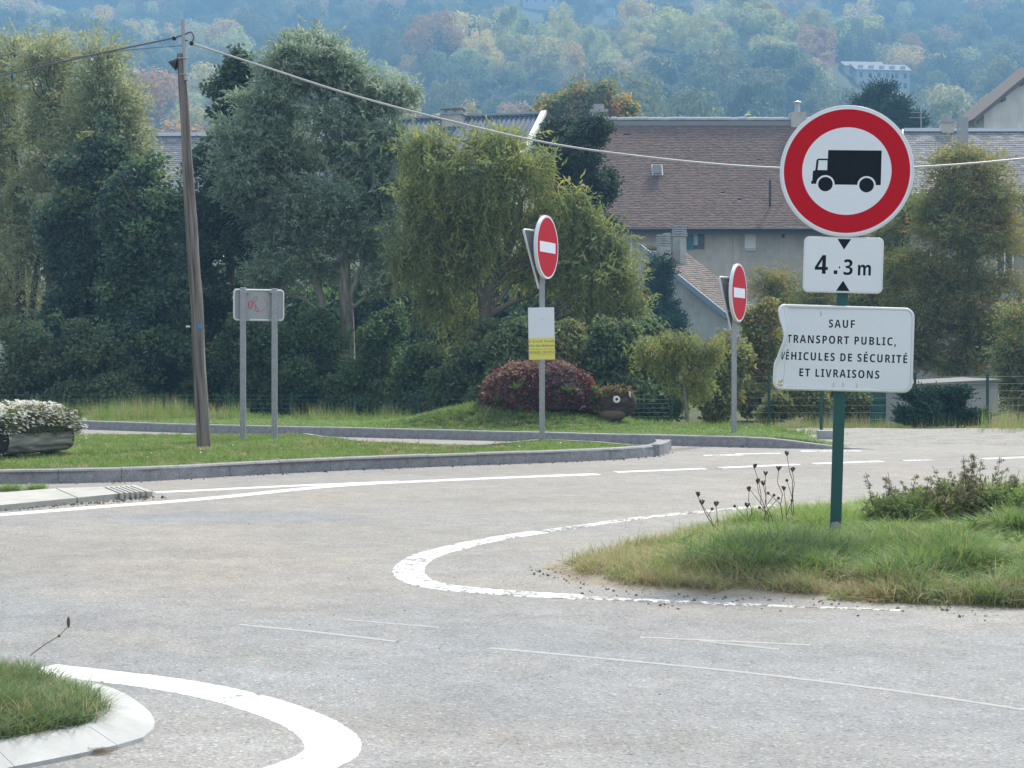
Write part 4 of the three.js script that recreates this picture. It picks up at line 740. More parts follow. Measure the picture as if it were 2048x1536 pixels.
{ // grey roof behind the pale willows
  const d = 84, x0 = px2(20, d), h = thing('grey_roofed_house', 'pale house with a grey tile roof glimpsed between the willows and the pole', 'house', V(x0, 0, -d)), w = px2(440, d) - x0, ye = py2(440, d), yr = py2(272, d + 6);
  mesh('wall', boxUV(box(w - 0.4, ye, 10, w / 2, ye / 2 - 0.05, -6), 3), M.cream, h); slopeMesh('roof', h, V(0, ye, 0), 0, w, yr - ye, 6, 0.24, 0.2, SLATE, { seed: 921 });
  mesh('ridge_cap', box(w, 0.2, 0.4, w / 2, yr + 0.08, -6), M.rim, h);
  for (const px of [120, 200, 270]) windowAt(h, px2(px, d) - x0, py2(520, d), -0.97, 0.8, 1.2);
}
{ // low concrete shed with a green door
  const d = 31.5, h = thing('concrete_shed', 'low flat roofed concrete shed with a dark green door', 'shed', V(px2(1772, d), -0.2, -d)), X = (px) => px2(px, d) - px2(1772, d), Y = (py) => py2(py, d) + 0.2;
  const s = new THREE.Shape([[0, 0], [X(1996), 0], [X(1996), Y(764)], [0, Y(776)]].map(([a, b]) => new THREE.Vector2(a, b)));
  mesh('wall', boxUV(new THREE.ExtrudeGeometry(s, { depth: 2.6, bevelEnabled: false }).translate(0, 0, -2.6), 2), M.shedWall ??= std({ map: concreteMap, color: C(0.92, 0.95, 1.0), roughness: 0.95 }), h);
  mesh('roof_slab', box(X(1996) + 0.1, 0.05, 2.8).translate(X(1996) / 2, 0, -1.3).rotateZ(Math.atan2(Y(764) - Y(776), X(1996))).translate(0, Y(776) + 0.03, 0), M.shedTop ??= std({ map: concreteMap, color: C(0.5, 0.5, 0.5), roughness: 1 }), h);
  mesh('wall', boxUV(box(0.5, Y(783), 2.0, -0.60, Y(783) / 2 - 0.01, -1.4), 2), M.shedWall, h);
  const dr = mesh('door', box(0.34, Y(786), 0.05, -0.175, Y(786) / 2, -0.06), M.doorGreen ??= std({ color: C(0.02, 0.12, 0.115), roughness: 0.6 }), h);
  for (let k = 1; k < 4; k++) mesh('door_plank', box(0.335, 0.02, 0.02, -0.175, Y(786) * k / 4, -0.03), M.fence, dr);
  mesh('lintel', box(1.25, 0.12, 2.2, -0.42, Y(778), -1.25), M.shedWall, h);
}
tag(mesh('concrete_block', boxUV(box(0.26, 0.15, 0.2, ...G(1653, 868, 0.1).setY(0.08).toArray(), 0.01), 0.5), M.shedWall), 'small pale concrete block on the grass under a green stake', 'block');
{ const p = G(1650, 866, 0.1), s = thing('green_stake', 'short dark green metal stake behind the concrete block', 'stake', V(p.x, 0, p.z - 0.3)); mesh('shaft', box(0.04, 0.75, 0.04, 0, 0.36, 0), M.fence, s); mesh('cap', box(0.05, 0.02, 0.05, 0, 0.745, 0), M.fence, s); }
// houses on the hill
function hillHouse(label, px, py, d, wpx, hpx, o = {}) { // sizes read off the photo, carried to the hill's distance
  const w = wpx * d / F, hh = hpx * d / F;
  const base = P(px, py, d), h = thing('hill_house', label, 'house', base, 'houses on the hillside'); h.rotation.y = o.turn ?? 0;
  mesh('wall', box(w, hh + 6, w * 0.55, 0, hh / 2 - 3, 0), M.hillWall ??= std({ color: C(0.62, 0.60, 0.58), roughness: 0.9 }), h);
  const s = new THREE.Shape([[-w * 0.32, 0], [w * 0.32, 0], [0, o.steep ? w * 0.5 : w * 0.16]].map(([a, b]) => new THREE.Vector2(a, b)));
  mesh('roof', new THREE.ExtrudeGeometry(s, { depth: w * 1.06, bevelEnabled: false }).translate(0, hh, -w * 0.53).rotateY(Math.PI / 2), M.hillRoof ??= std({ color: C(0.20, 0.20, 0.22), roughness: 0.8 }), h);
  for (let r = 0; r < (o.floors ?? 1); r++) for (let k = 0; k < (o.win ?? 3); k++) { const x = -w / 2 + w * (k + 0.5) / (o.win ?? 3), y = hh - 1.5 - r * 3; mesh('window', box(1.0, 1.5, 0.1, x, y, w * 0.275 + 0.03), M.glass, h); }
  for (let k = 0; k < (o.dormers ?? 0); k++) { const x = -w / 2 + w * (k + 0.5) / o.dormers; mesh('dormer', box(1.3, 1.2, 1.2, x, hh + 1.0, w * 0.2), M.hillWall, h); }
}
hillHouse('large pale hillside house with a long dormered slate roof', 1755, 176, hillSpots[0][2], 110, 30, { floors: 2, win: 6, dormers: 5, turn: 0.15 });
hillHouse('smaller pale hillside house stepped above the dormered one', 1722, 158, hillSpots[1][2], 80, 22, { win: 3, turn: 0.1 });
hillHouse('white hillside house high up among the trees', 1080, 14, hillSpots[2][2], 70, 16, { win: 4 });
hillHouse('little hillside house with a pointed gable', 1222, 32, hillSpots[3][2], 30, 14, { win: 1, steep: 1, turn: 1.4 });

// ---------------------------------------------------------------- signs
const rounded = (w, h, r) => { const s = new THREE.Shape(), x = -w / 2, y = -h / 2; s.moveTo(x + r, y); s.lineTo(x + w - r, y); s.absarc(x + w - r, y + r, r, -Math.PI / 2, 0); s.lineTo(x + w, y + h - r); s.absarc(x + w - r, y + h - r, r, 0, Math.PI / 2); s.lineTo(x + r, y + h); s.absarc(x + r, y + h - r, r, Math.PI / 2, Math.PI); s.lineTo(x, y + r); s.absarc(x + r, y + r, r, Math.PI, Math.PI * 1.5); return s; };
const ext = (s, depth, bev = 0.004, seg = 24) => new THREE.ExtrudeGeometry(s, { depth: depth - 2 * bev, bevelEnabled: true, bevelThickness: bev, bevelSize: bev, bevelOffset: -bev, bevelSegments: 2, curveSegments: seg }).translate(0, 0, bev);
function faceGeo(s, w, h, z, seg = 32) { const g = new THREE.ShapeGeometry(s, seg), p = g.attributes.position, uv = g.attributes.uv; for (let i = 0; i < p.count; i++) uv.setXY(i, p.getX(i) / w + 0.5, p.getY(i) / h + 0.5); return g.translate(0, 0, z); }
const circle = (r) => { const s = new THREE.Shape(); s.absarc(0, 0, r, 0, Math.PI * 2); return s; };
const faceMat = (t) => new THREE.MeshPhysicalMaterial({ map: t, roughness: 0.55, specularIntensity: 0.35, side: THREE.DoubleSide });
const INK = '#10161f', RED = '#bf081f', PAPER = '#e3e8ec';
function grime(c, w, h, n, s) { reseed(s); for (let i = 0; i < n; i++) { c.fillStyle = `rgba(${90 + rnd() * 60 | 0},${90 + rnd() * 50 | 0},${80 + rnd() * 40 | 0},${0.05 + rnd() * 0.12})`; c.beginPath(); c.ellipse(rnd() * w, rnd() * h, 1 + rnd() * 3, 1 + rnd() * 2, 0, 0, 7); c.fill(); } for (let i = 0; i < n / 6; i++) { c.fillStyle = `rgba(120,115,100,${0.03 + rnd() * 0.04})`; const x = rnd() * w; c.fillRect(x, rnd() * h, 1 + rnd() * 2, 20 + rnd() * h * 0.3); } }
function spaced(c, text, cx, y, size, sp, sx = 0.86, weight = 'bold') { c.save(); c.font = `${weight} ${size}px sans-serif`; c.textBaseline = 'alphabetic'; let w = 0; for (const ch of text) w += c.measureText(ch).width * sx + sp; let x = cx - (w - sp) / 2; for (const ch of text) { c.save(); c.translate(x, y); c.scale(sx, 1); c.fillText(ch, 0, 0); c.restore(); x += c.measureText(ch).width * sx + sp; } c.restore(); }
const truckTex = canvasTex(1024, 1024, (c, w) => {
  const R = w / 2, k = R / 386, X = (x) => R + x * k, Y = (y) => R + y * k;
  c.fillStyle = PAPER; c.fillRect(0, 0, w, w);
  c.fillStyle = RED; c.beginPath(); c.arc(R, R, R * 0.938, 0, 7); c.fill();
  c.fillStyle = PAPER; c.beginPath(); c.arc(R, R, R * 0.664, 0, 7); c.fill();
  c.fillStyle = INK; c.beginPath(); c.roundRect ? c.roundRect(X(-110), Y(-122), 307 * k, 202 * k, 6) : c.rect(X(-110), Y(-122), 307 * k, 202 * k); c.fill();
  c.beginPath(); c.moveTo(X(-110), Y(-71)); c.lineTo(X(-166), Y(-71)); c.lineTo(X(-175), Y(-62)); c.lineTo(X(-180), Y(-4)); c.lineTo(X(-194), Y(2)); c.lineTo(X(-196), Y(60)); c.lineTo(X(-202), Y(60)); c.lineTo(X(-202), Y(77)); c.lineTo(X(-100), Y(77)); c.lineTo(X(-100), Y(-71)); c.fill();
  c.fillStyle = PAPER; c.beginPath(); c.moveTo(X(-112), Y(-62)); c.lineTo(X(-163), Y(-62)); c.lineTo(X(-168), Y(-4)); c.lineTo(X(-112), Y(-4)); c.fill();
  for (const [x, y] of [[-120, 78], [116, 81]]) { c.fillStyle = PAPER; c.beginPath(); c.arc(X(x), Y(y), 53 * k, 0, 7); c.fill(); c.fillStyle = INK; c.beginPath(); c.arc(X(x), Y(y), 42 * k, 0, 7); c.fill(); }
  grime(c, w, w, 40, 1);
});
const heightTex = canvasTex(1024, 728, (c, w, h) => {
  c.fillStyle = PAPER; c.fillRect(0, 0, w, h); c.fillStyle = INK;
  c.beginPath(); c.moveTo(w * 0.42, h * 0.035); c.lineTo(w * 0.59, h * 0.035); c.lineTo(w * 0.505, h * 0.225); c.fill();
  c.beginPath(); c.moveTo(w * 0.42, h * 0.965); c.lineTo(w * 0.59, h * 0.965); c.lineTo(w * 0.505, h * 0.78); c.fill();
  c.save(); c.font = `bold ${h * 0.47}px sans-serif`; c.translate(w * 0.145, h * 0.665); c.scale(0.92, 1); c.fillText('4', 0, 0); c.restore();
  c.fillRect(w * 0.385, h * 0.60, w * 0.045, h * 0.065);
  c.font = `bold ${h * 0.385}px sans-serif`; c.save(); c.translate(w * 0.50, h * 0.675); c.scale(0.86, 1); c.fillText('3', 0, 0); c.restore();
  c.save(); c.font = `bold ${h * 0.345}px sans-serif`; c.translate(w * 0.67, h * 0.68); c.scale(0.84, 1); c.fillText('m', 0, 0); c.restore();
  c.beginPath(); c.ellipse(w * 0.455, h * 0.545, 9, 15, 0, 0, 7); c.fill(); grime(c, w, h, 60, 2);
});
const plateTex = canvasTex(1536, 940, (c, w, h) => {
  c.fillStyle = PAPER; c.fillRect(0, 0, w, h); c.fillStyle = INK; const s = h * 0.135;
  spaced(c, 'SAUF', w * 0.485, h * 0.245, s, 12); spaced(c, 'TRANSPORT PUBLIC,', w * 0.485, h * 0.445, s, 11); spaced(c, 'VÉHICULES DE SÉCURITÉ', w * 0.495, h * 0.655, s, 10); spaced(c, 'ET LIVRAISONS', w * 0.475, h * 0.855, s, 11);
  c.strokeStyle = 'rgba(40,50,60,0.8)'; c.lineWidth = 5; c.beginPath(); c.moveTo(w * 0.335, h * 0.05); c.lineTo(w * 0.327, h * 0.075); c.lineTo(w * 0.336, h * 0.09); c.lineTo(w * 0.324, h * 0.11); c.stroke();
  c.strokeStyle = 'rgba(110,110,95,0.6)'; c.lineWidth = 4; c.beginPath(); c.moveTo(w * 0.045, h * 0.03); c.lineTo(w * 0.075, h * 0.35); c.lineTo(w * 0.075, h * 0.62); c.lineTo(w * 0.068, h * 0.95); c.stroke();
  c.fillStyle = 'rgba(170,135,40,0.75)'; reseed(9); for (let i = 0; i < 30; i++) { c.beginPath(); c.arc(w * rr(0.01, 0.06), h * rr(0.90, 0.99), rr(2, 9), 0, 7); c.fill(); }
  grime(c, w, h, 80, 3); c.fillStyle = 'rgba(90,100,105,0.20)'; for (const x of [0.43, 0.50, 0.60]) c.fillRect(w * x, h * 0.92, w * 0.014, h * 0.06);
});
const noEntryTex = canvasTex(512, 512, (c, w) => { const R = w / 2; c.fillStyle = PAPER; c.fillRect(0, 0, w, w); c.fillStyle = RED; c.beginPath(); c.arc(R, R, R * 0.93, 0, 7); c.fill(); c.fillStyle = PAPER; c.fillRect(R - R * 0.72, R - R * 0.165, R * 1.44, R * 0.33); grime(c, w, w, 14, 4); });
const posterTex = canvasTex(512, 1010, (c, w, h) => {
  c.fillStyle = '#dfe5ea'; c.fillRect(0, 0, w, h); c.fillStyle = 'rgba(150,160,170,0.9)'; c.fillRect(w * 0.42, h * 0.215, w * 0.24, 7);
  c.fillStyle = '#e3da72'; c.fillRect(0, h * 0.585, w, h); c.fillStyle = '#6f6a3e'; c.textAlign = 'center';
  const t = (s, y, k, f = 'bold') => { c.save(); c.font = `${f} ${k}px serif`; c.translate(w * 0.5, h * y); const m = c.measureText(s).width; c.scale(Math.min(1, w * 0.99 / m), 1); c.fillText(s, 0, 0); c.restore(); };
  t('S. 12 et D. 13 août', 0.672, 58); t('Fête des Moissons', 0.755, 62); t('17ème édition - Entrée libre', 0.815, 36, 'normal'); t('PIERRE CHATEL', 0.885, 62); c.fillRect(w * 0.03, h * 0.91, w * 0.94, 4);
});
const graffitiTex = canvasTex(768, 452, (c, w, h) => {
  c.fillStyle = '#a5a9aa'; c.fillRect(0, 0, w, h); grime(c, w, h, 120, 5); c.strokeStyle = '#c01838'; c.lineWidth = 8; c.lineCap = 'round';
  const path = (...q) => { c.beginPath(); c.moveTo(q[0] * w, q[1] * h); for (let i = 2; i < q.length; i += 4) c.quadraticCurveTo(q[i] * w, q[i + 1] * h, q[i + 2] * w, q[i + 3] * h); c.stroke(); };
  path(0.30, 0.40, 0.27, 0.70, 0.34, 0.62, 0.40, 0.30, 0.33, 0.36, 0.27, 0.55, 0.35, 0.60); path(0.38, 0.62, 0.36, 0.24, 0.46, 0.22, 0.50, 0.25, 0.42, 0.40, 0.38, 0.48, 0.50, 0.66);
  path(0.44, 0.50, 0.40, 0.80, 0.50, 0.66); c.lineWidth = 5; path(0.50, 0.50, 0.52, 0.30, 0.58, 0.40, 0.62, 0.48, 0.60, 0.22, 0.52, 0.22); path(0.60, 0.26, 0.74, 0.42, 0.64, 0.60, 0.58, 0.72, 0.46, 0.72);
});
{ // green sign with the truck disc
  const d = 10.34, b = P(1670, 1094, d), s = thing('truck_ban_sign', 'leaning green post with a round red truck ban disc and two white plates', 'road sign', V(b.x, 0.02, b.z)); s.rotation.set(0, -0.16, -0.030); s.rotation.order = 'ZYX';
  const post = mesh('post', box(0.072, 2.78, 0.04, 0, 1.36, -0.03, 0.006), M.greenPost, s);
  reseed(5); const flake = new THREE.Shape(); for (let i = 0; i < 14; i++) { const a = i / 14 * 6.283, r = 0.026 * rr(0.75, 1.2); flake[i ? 'lineTo' : 'moveTo'](Math.cos(a) * r * 1.25, Math.sin(a) * r * 1.3); }
  mesh('bare_patch', new THREE.ShapeGeometry(flake).translate(0, 0.165, -0.0085), M.galv, post);
  const disc = new THREE.Group(); disc.name = 'truck_disc'; disc.position.set(0, 2.458, 0); s.add(disc);
  mesh('plate', ext(circle(0.425), 0.032, 0.006, 64), M.rim, disc); mesh('sign_face', faceGeo(circle(0.412), 0.85, 0.85, 0.0335, 64), faceMat(truckTex), disc);
  mesh('clamp', box(0.2, 0.03, 0.03, 0, 0.15, -0.04), M.galv, disc); mesh('clamp', box(0.2, 0.03, 0.03, 0, -0.2, -0.04), M.galv, disc);
  const hp = new THREE.Group(); hp.name = 'height_plate'; hp.position.set(-0.004, 1.853, 0); s.add(hp);
  mesh('plate', ext(rounded(0.505, 0.36, 0.035), 0.026, 0.006, 8), M.rim, hp); mesh('sign_face', faceGeo(rounded(0.485, 0.34, 0.03), 0.505, 0.36, 0.0275, 8), faceMat(heightTex), hp);
  // bent lower plate: a sheet with its left edge crumpled forwards
  const bp = new THREE.Group(); bp.name = 'exception_plate'; bp.position.set(0.012, 1.314, 0); s.add(bp);
  const W = 0.865, H = 0.525, bend = (x, y, z) => { const q = clamp((-W / 2 + 0.085 - x) / 0.085), dip = Math.exp(-Math.pow((y - 0.07) / 0.11, 2)), fl = 1 - 0.6 * Math.abs(y) / (H / 2); return V(x + q * (0.006 + 0.048 * dip - 0.012 * (y < -0.1 ? 1 : 0)) + q * 0.008, y + q * (y > 0.2 ? 0.01 : y < -0.2 ? -0.012 : 0), z + Math.pow(q, 1.3) * (0.045 + 0.035 * dip)); };
  const warp = (g) => { const p = g.attributes.position; for (let i = 0; i < p.count; i++) { const v = bend(p.getX(i), p.getY(i), p.getZ(i)); p.setXYZ(i, v.x, v.y, v.z); } g.computeVertexNormals(); return g; };
  const gridShape = (w, h, r, z, inset) => { const nx = 60, ny = 24, g = new THREE.PlaneGeometry(w, h, nx, ny), p = g.attributes.position, uv = g.attributes.uv; for (let i = 0; i < p.count; i++) { let x = p.getX(i), y = p.getY(i); const cx = w / 2 - r, cy = h / 2 - r; if (Math.abs(x) > cx && Math.abs(y) > cy) { const ux = Math.abs(x) - cx, uy = Math.abs(y) - cy, m = Math.max(ux, uy), l = Math.hypot(ux, uy); if (l > 0) { x = Math.sign(x) * (cx + ux * m / l); y = Math.sign(y) * (cy + uy * m / l); } } p.setXYZ(i, x, y, z); uv.setXY(i, x / W + 0.5, y / H + 0.5); } return warp(g); };
  mesh('sign_face', gridShape(W - 0.016, H - 0.016, 0.045, 0.024), faceMat(plateTex), bp);
  mesh('backing', gridShape(W - 0.016, H - 0.016, 0.045, 0.018), M.alu, bp);
  const edge = []; { const r = 0.05, cx = W / 2 - r, cy = H / 2 - r; for (const [sx, sy, a0] of [[1, 1, 0], [-1, 1, Math.PI / 2], [-1, -1, Math.PI], [1, -1, Math.PI * 1.5]]) { for (let k = 0; k <= 6; k++) { const a = a0 + k / 6 * Math.PI / 2; edge.push(bend(sx * cx + Math.cos(a) * r, sy * cy + Math.sin(a) * r, 0.014)); } if (sx < 0 && sy > 0) for (let k = 1; k < 12; k++) edge.push(bend(-W / 2, cy - k / 12 * 2 * cy, 0.014)); } edge.push(edge[0].clone()); }
  mesh('rim', tube(edge, 0.0115, 8), M.rim, bp);
}
function noEntry(label, px, py, d, top, discY, yaw, triOff, triY, extra) {
  const b = P(px, py, d), s = thing('no_entry_sign', label, 'road sign', V(b.x, 0.11, b.z), 'no entry signs on the far verge'); const H = (y) => py2(y, d) - 0.11;
  mesh('post', boxUV(box(0.075, H(top), 0.045, 0, H(top) / 2, 0, 0.008), 0.4), M.galv, s);
  const disc = new THREE.Group(); disc.name = 'no_entry_disc'; disc.position.set(0, H(discY), 0); disc.rotation.y = yaw; s.add(disc);
  mesh('plate', ext(circle(0.425), 0.045, 0.006, 48).translate(0, 0, 0.036), M.rim, disc); mesh('sign_face', faceGeo(circle(0.418), 0.85, 0.85, 0.0826, 48), faceMat(noEntryTex), disc);
  mesh('clamp', box(0.14, 0.03, 0.03, 0, 0.2, 0.02), M.galv, disc);
  const tri = new THREE.Group(); tri.name = 'give_way_back'; tri.position.set(0, H(triY), 0); tri.rotation.y = yaw + Math.PI + triOff; s.add(tri);
  const R = 0.06, side = 0.46, S = new THREE.Shape(); const pts = [[-side, 0.26], [side, 0.26], [0, -0.53]]; // rounded triangle, point down
  pts.forEach(([x, y], i) => { const a = pts[(i + 2) % 3], c = pts[(i + 1) % 3], u = new THREE.Vector2(a[0] - x, a[1] - y).normalize(), v = new THREE.Vector2(c[0] - x, c[1] - y).normalize(); const p = [x + u.x * R, y + u.y * R], q = [x + v.x * R, y + v.y * R]; i ? S.lineTo(p[0], p[1]) : S.moveTo(p[0], p[1]); S.quadraticCurveTo(x, y, q[0], q[1]); }); S.closePath();
  mesh('plate', ext(S, 0.012, 0.003, 8).translate(0, 0, 0.045), M.signBack ??= std({ color: C(0.30, 0.295, 0.28), roughness: 0.5, metalness: 0.2 }), tri);
  const rimPts = S.getPoints(8).map((p) => V(p.x, p.y, 0.04)); rimPts.push(rimPts[0].clone()); mesh('rim', tube(rimPts, 0.016, 6), M.rim, tri);
  mesh('clamp', box(0.3, 0.03, 0.03, 0, -0.22, 0.03), M.galv, tri); mesh('clamp', box(0.3, 0.03, 0.03, 0, 0.18, 0.03), M.galv, tri);
  return s;
}
noEntry('tall no entry sign with a poster fixed to its galvanised post', 1084, 881, 21.4, 430, 495, 1.20, -0.13, 502);
noEntry('no entry sign on a bare galvanised post beside the small yellow willow', 1468, 864, 23.3, 530, 586, 1.165, -0.12, 592);
{ // poster on the tall sign
  const d = 21.33, c = P(1083, 667, d), p = thing('poster', 'white and yellow fete poster tied to the tall no entry post', 'poster', c); p.rotation.set(0, 0.12, 0.02);
  mesh('board', box(0.352, 0.695, 0.006, 0, 0, 0.002), M.white, p); mesh('poster_face', faceGeo(rounded(0.348, 0.69, 0.002), 0.348, 0.69, 0.0065, 2), faceMat(posterTex), p);
}
{ // back of an information panel on two posts
  const s = thing('twin_post_panel', 'grey back of a panel with red graffiti on two galvanised posts', 'road sign', V(P(517, 876, 21.9).x, 0.11, -21.9)), o = s.position;
  const A = P(486, 880, 21.8), B = P(549, 872, 22.0), ang = Math.atan2(A.z - B.z, B.x - A.x), X = V(Math.cos(ang), 0, -Math.sin(ang));
  for (const [q, t, y0] of [[A, 575, 21.8], [B, 577, 22.0]]) { const h = py2(t, y0) - 0.11; mesh('post', boxUV(box(0.078, h, 0.05, q.x - o.x, h / 2, q.z - o.z, 0.008), 0.4), M.galv, s); }
  const panel = new THREE.Group(); panel.name = 'panel'; const mid = V().addVectors(A, B).multiplyScalar(0.5); panel.position.set(mid.x - o.x - 0.01, py2(610, 21.9) - 0.11, mid.z - o.z - 0.05); panel.rotation.y = ang; s.add(panel);
  const pw = 0.70, ph = 0.41; mesh('plate', ext(rounded(pw, ph, 0.04), 0.012, 0.003, 8).translate(0, 0, -0.012), M.signBack, panel); mesh('panel_back', faceGeo(rounded(pw - 0.03, ph - 0.03, 0.03), pw, ph, 0.002, 6), faceMat(graffitiTex), panel);
  const e = rounded(pw, ph, 0.045).getPoints(8).map((p) => V(p.x, p.y, 0.006)); e.push(e[0].clone()); mesh('rim', tube(e, 0.014, 6), M.rim, panel);
  for (const x of [-0.21, 0.21]) for (const y of [-0.19, 0.18]) mesh('clamp', box(0.13, 0.03, 0.05, x, y, 0.03), M.galv, panel);
}
// ---------------------------------------------------------------- wooden pole and overhead cables
{
  const d = 20, b = P(408, 893, d), s = thing('utility_pole', 'weathered leaning wooden pole with a steel tube bolted to its top', 'pole', V(b.x, 0.1, b.z)), o = s.position;
  const L = [[408, 900, .089], [406, 850, .085], [402, 790, .084], [397, 700, .08], [394, 610, .078], [387, 520, .076], [383, 450, .076], [376, 350, .068], [371, 250, .06], [366, 180, .054], [361, 108, .046]];
  const q = new THREE.CatmullRomCurve3(L.map(([x, y]) => P(x, y, d).sub(o))).getPoints(50); reseed(41);
  const rad = q.map((_, i) => { const u = i / 50 * 10, a = Math.min(9, Math.floor(u)); return (L[a][2] + (L[a + 1][2] - L[a][2]) * (u - a)) * (1 + 0.05 * (wn(i * 0.6, 3, 5) - 0.5)); });
  const pg = tube(q, rad, 16); const uv = pg.attributes.uv; for (let i = 0; i < uv.count; i++) uv.setXY(i, uv.getX(i) * 0.5, uv.getY(i) * 0.045);
  mesh('shaft', pg, std({ map: tex(512, (u, v) => { const a = fbm(u * 40, v * 40, 40, 101, 4), b0 = fbm(u * 90, v * 90, 90, 102, 2), k = fbm(u * 5, v * 5, 5, 103, 3); const g = 0.55 + 1.0 * (a - 0.35) + 0.6 * (b0 - 0.5) + 0.5 * (k - 0.5); return [0.255 * g, 0.225 * g, 0.195 * g]; }), bumpMap: tex(512, (u, v) => fbm(u * 40, v * 40, 40, 101, 4), false), bumpScale: 0.01, roughness: 1 }), s);
  const at = (x, y, dz = 0) => P(x, y, d).sub(o).add(V(0, 0, dz));
  mesh('steel_tube', tube([at(373, 162, 0.04), at(367, 41, 0.04)], 0.026, 10), M.galv, s);
  for (const y of [118, 150]) mesh('strap', tube([at(366 + (y - 118) * 0.05 - 8, y, 0.065), at(372, y, 0.075), at(378, y, 0.05)], 0.008, 5), M.galv, s);
  const lamp = mesh('floodlight', [new THREE.ConeGeometry(0.085, 0.12, 14).rotateZ(Math.PI / 2 - 0.25).translate(...at(345, 126, 0).toArray()), tube([at(349, 134), at(357, 133)], 0.012, 6)], M.black, s);
  mesh('blue_tag', box(0.055, 0.05, 0.01, ...at(402, 653, 0.082).toArray()), std({ color: C(0.04, 0.22, 0.62), roughness: 0.5 }), s);
  mesh('pale_tag', box(0.05, 0.02, 0.03, ...at(377, 653, 0.02).toArray()), M.white, s);
  mesh('cable_clamp', [new THREE.SphereGeometry(0.03, 8, 6).translate(...at(350, 78, 0.05).toArray()), new THREE.SphereGeometry(0.032, 8, 6).translate(...at(385, 88, 0.05).toArray()), tube([at(369, 82, 0.05), at(377, 83, 0.05)], 0.008, 5)], M.black, s);
  const cable = (label, pts, r, mat) => tag(mesh('overhead_cable', tube(new THREE.CatmullRomCurve3(pts).getPoints(80), r, 7), mat), label, 'cable');
  const cm = std({ color: C(0.42, 0.42, 0.40), roughness: 0.35 }), dk = std({ color: C(0.12, 0.12, 0.13), roughness: 0.5 });
  cable('pale overhead cable sagging from the wooden pole past the truck sign', [[386, 89, 20], [520, 132, 20.05], [700, 190, 20.1], [900, 243, 20.15], [1100, 288, 20.2], [1300, 316, 20.3], [1500, 334, 20.4], [1690, 339, 20.5], [1850, 334, 20.6], [2048, 318, 20.7], [2300, 288, 20.8], [2600, 238, 21]].map(([x, y, dd]) => P(x, y, dd).add(V(0, 0, 0.05))), 0.0135, cm);
  cable('thick dark overhead cable looped over the top of the wooden pole', [[385, 88], [389, 76], [384, 66], [372, 70], [350, 77], [250, 98], [120, 126], [0, 153], [-300, 214]].map(([x, y]) => P(x, y, 20).add(V(0, 0, 0.05))), 0.0105, dk);
  cable('thin overhead wire tied below the thick cable', [[366, 93], [250, 103], [120, 122], [0, 150], [-300, 217]].map(([x, y]) => P(x, y, 20.1).add(V(0, 0, 0.06))), 0.005, dk);
}
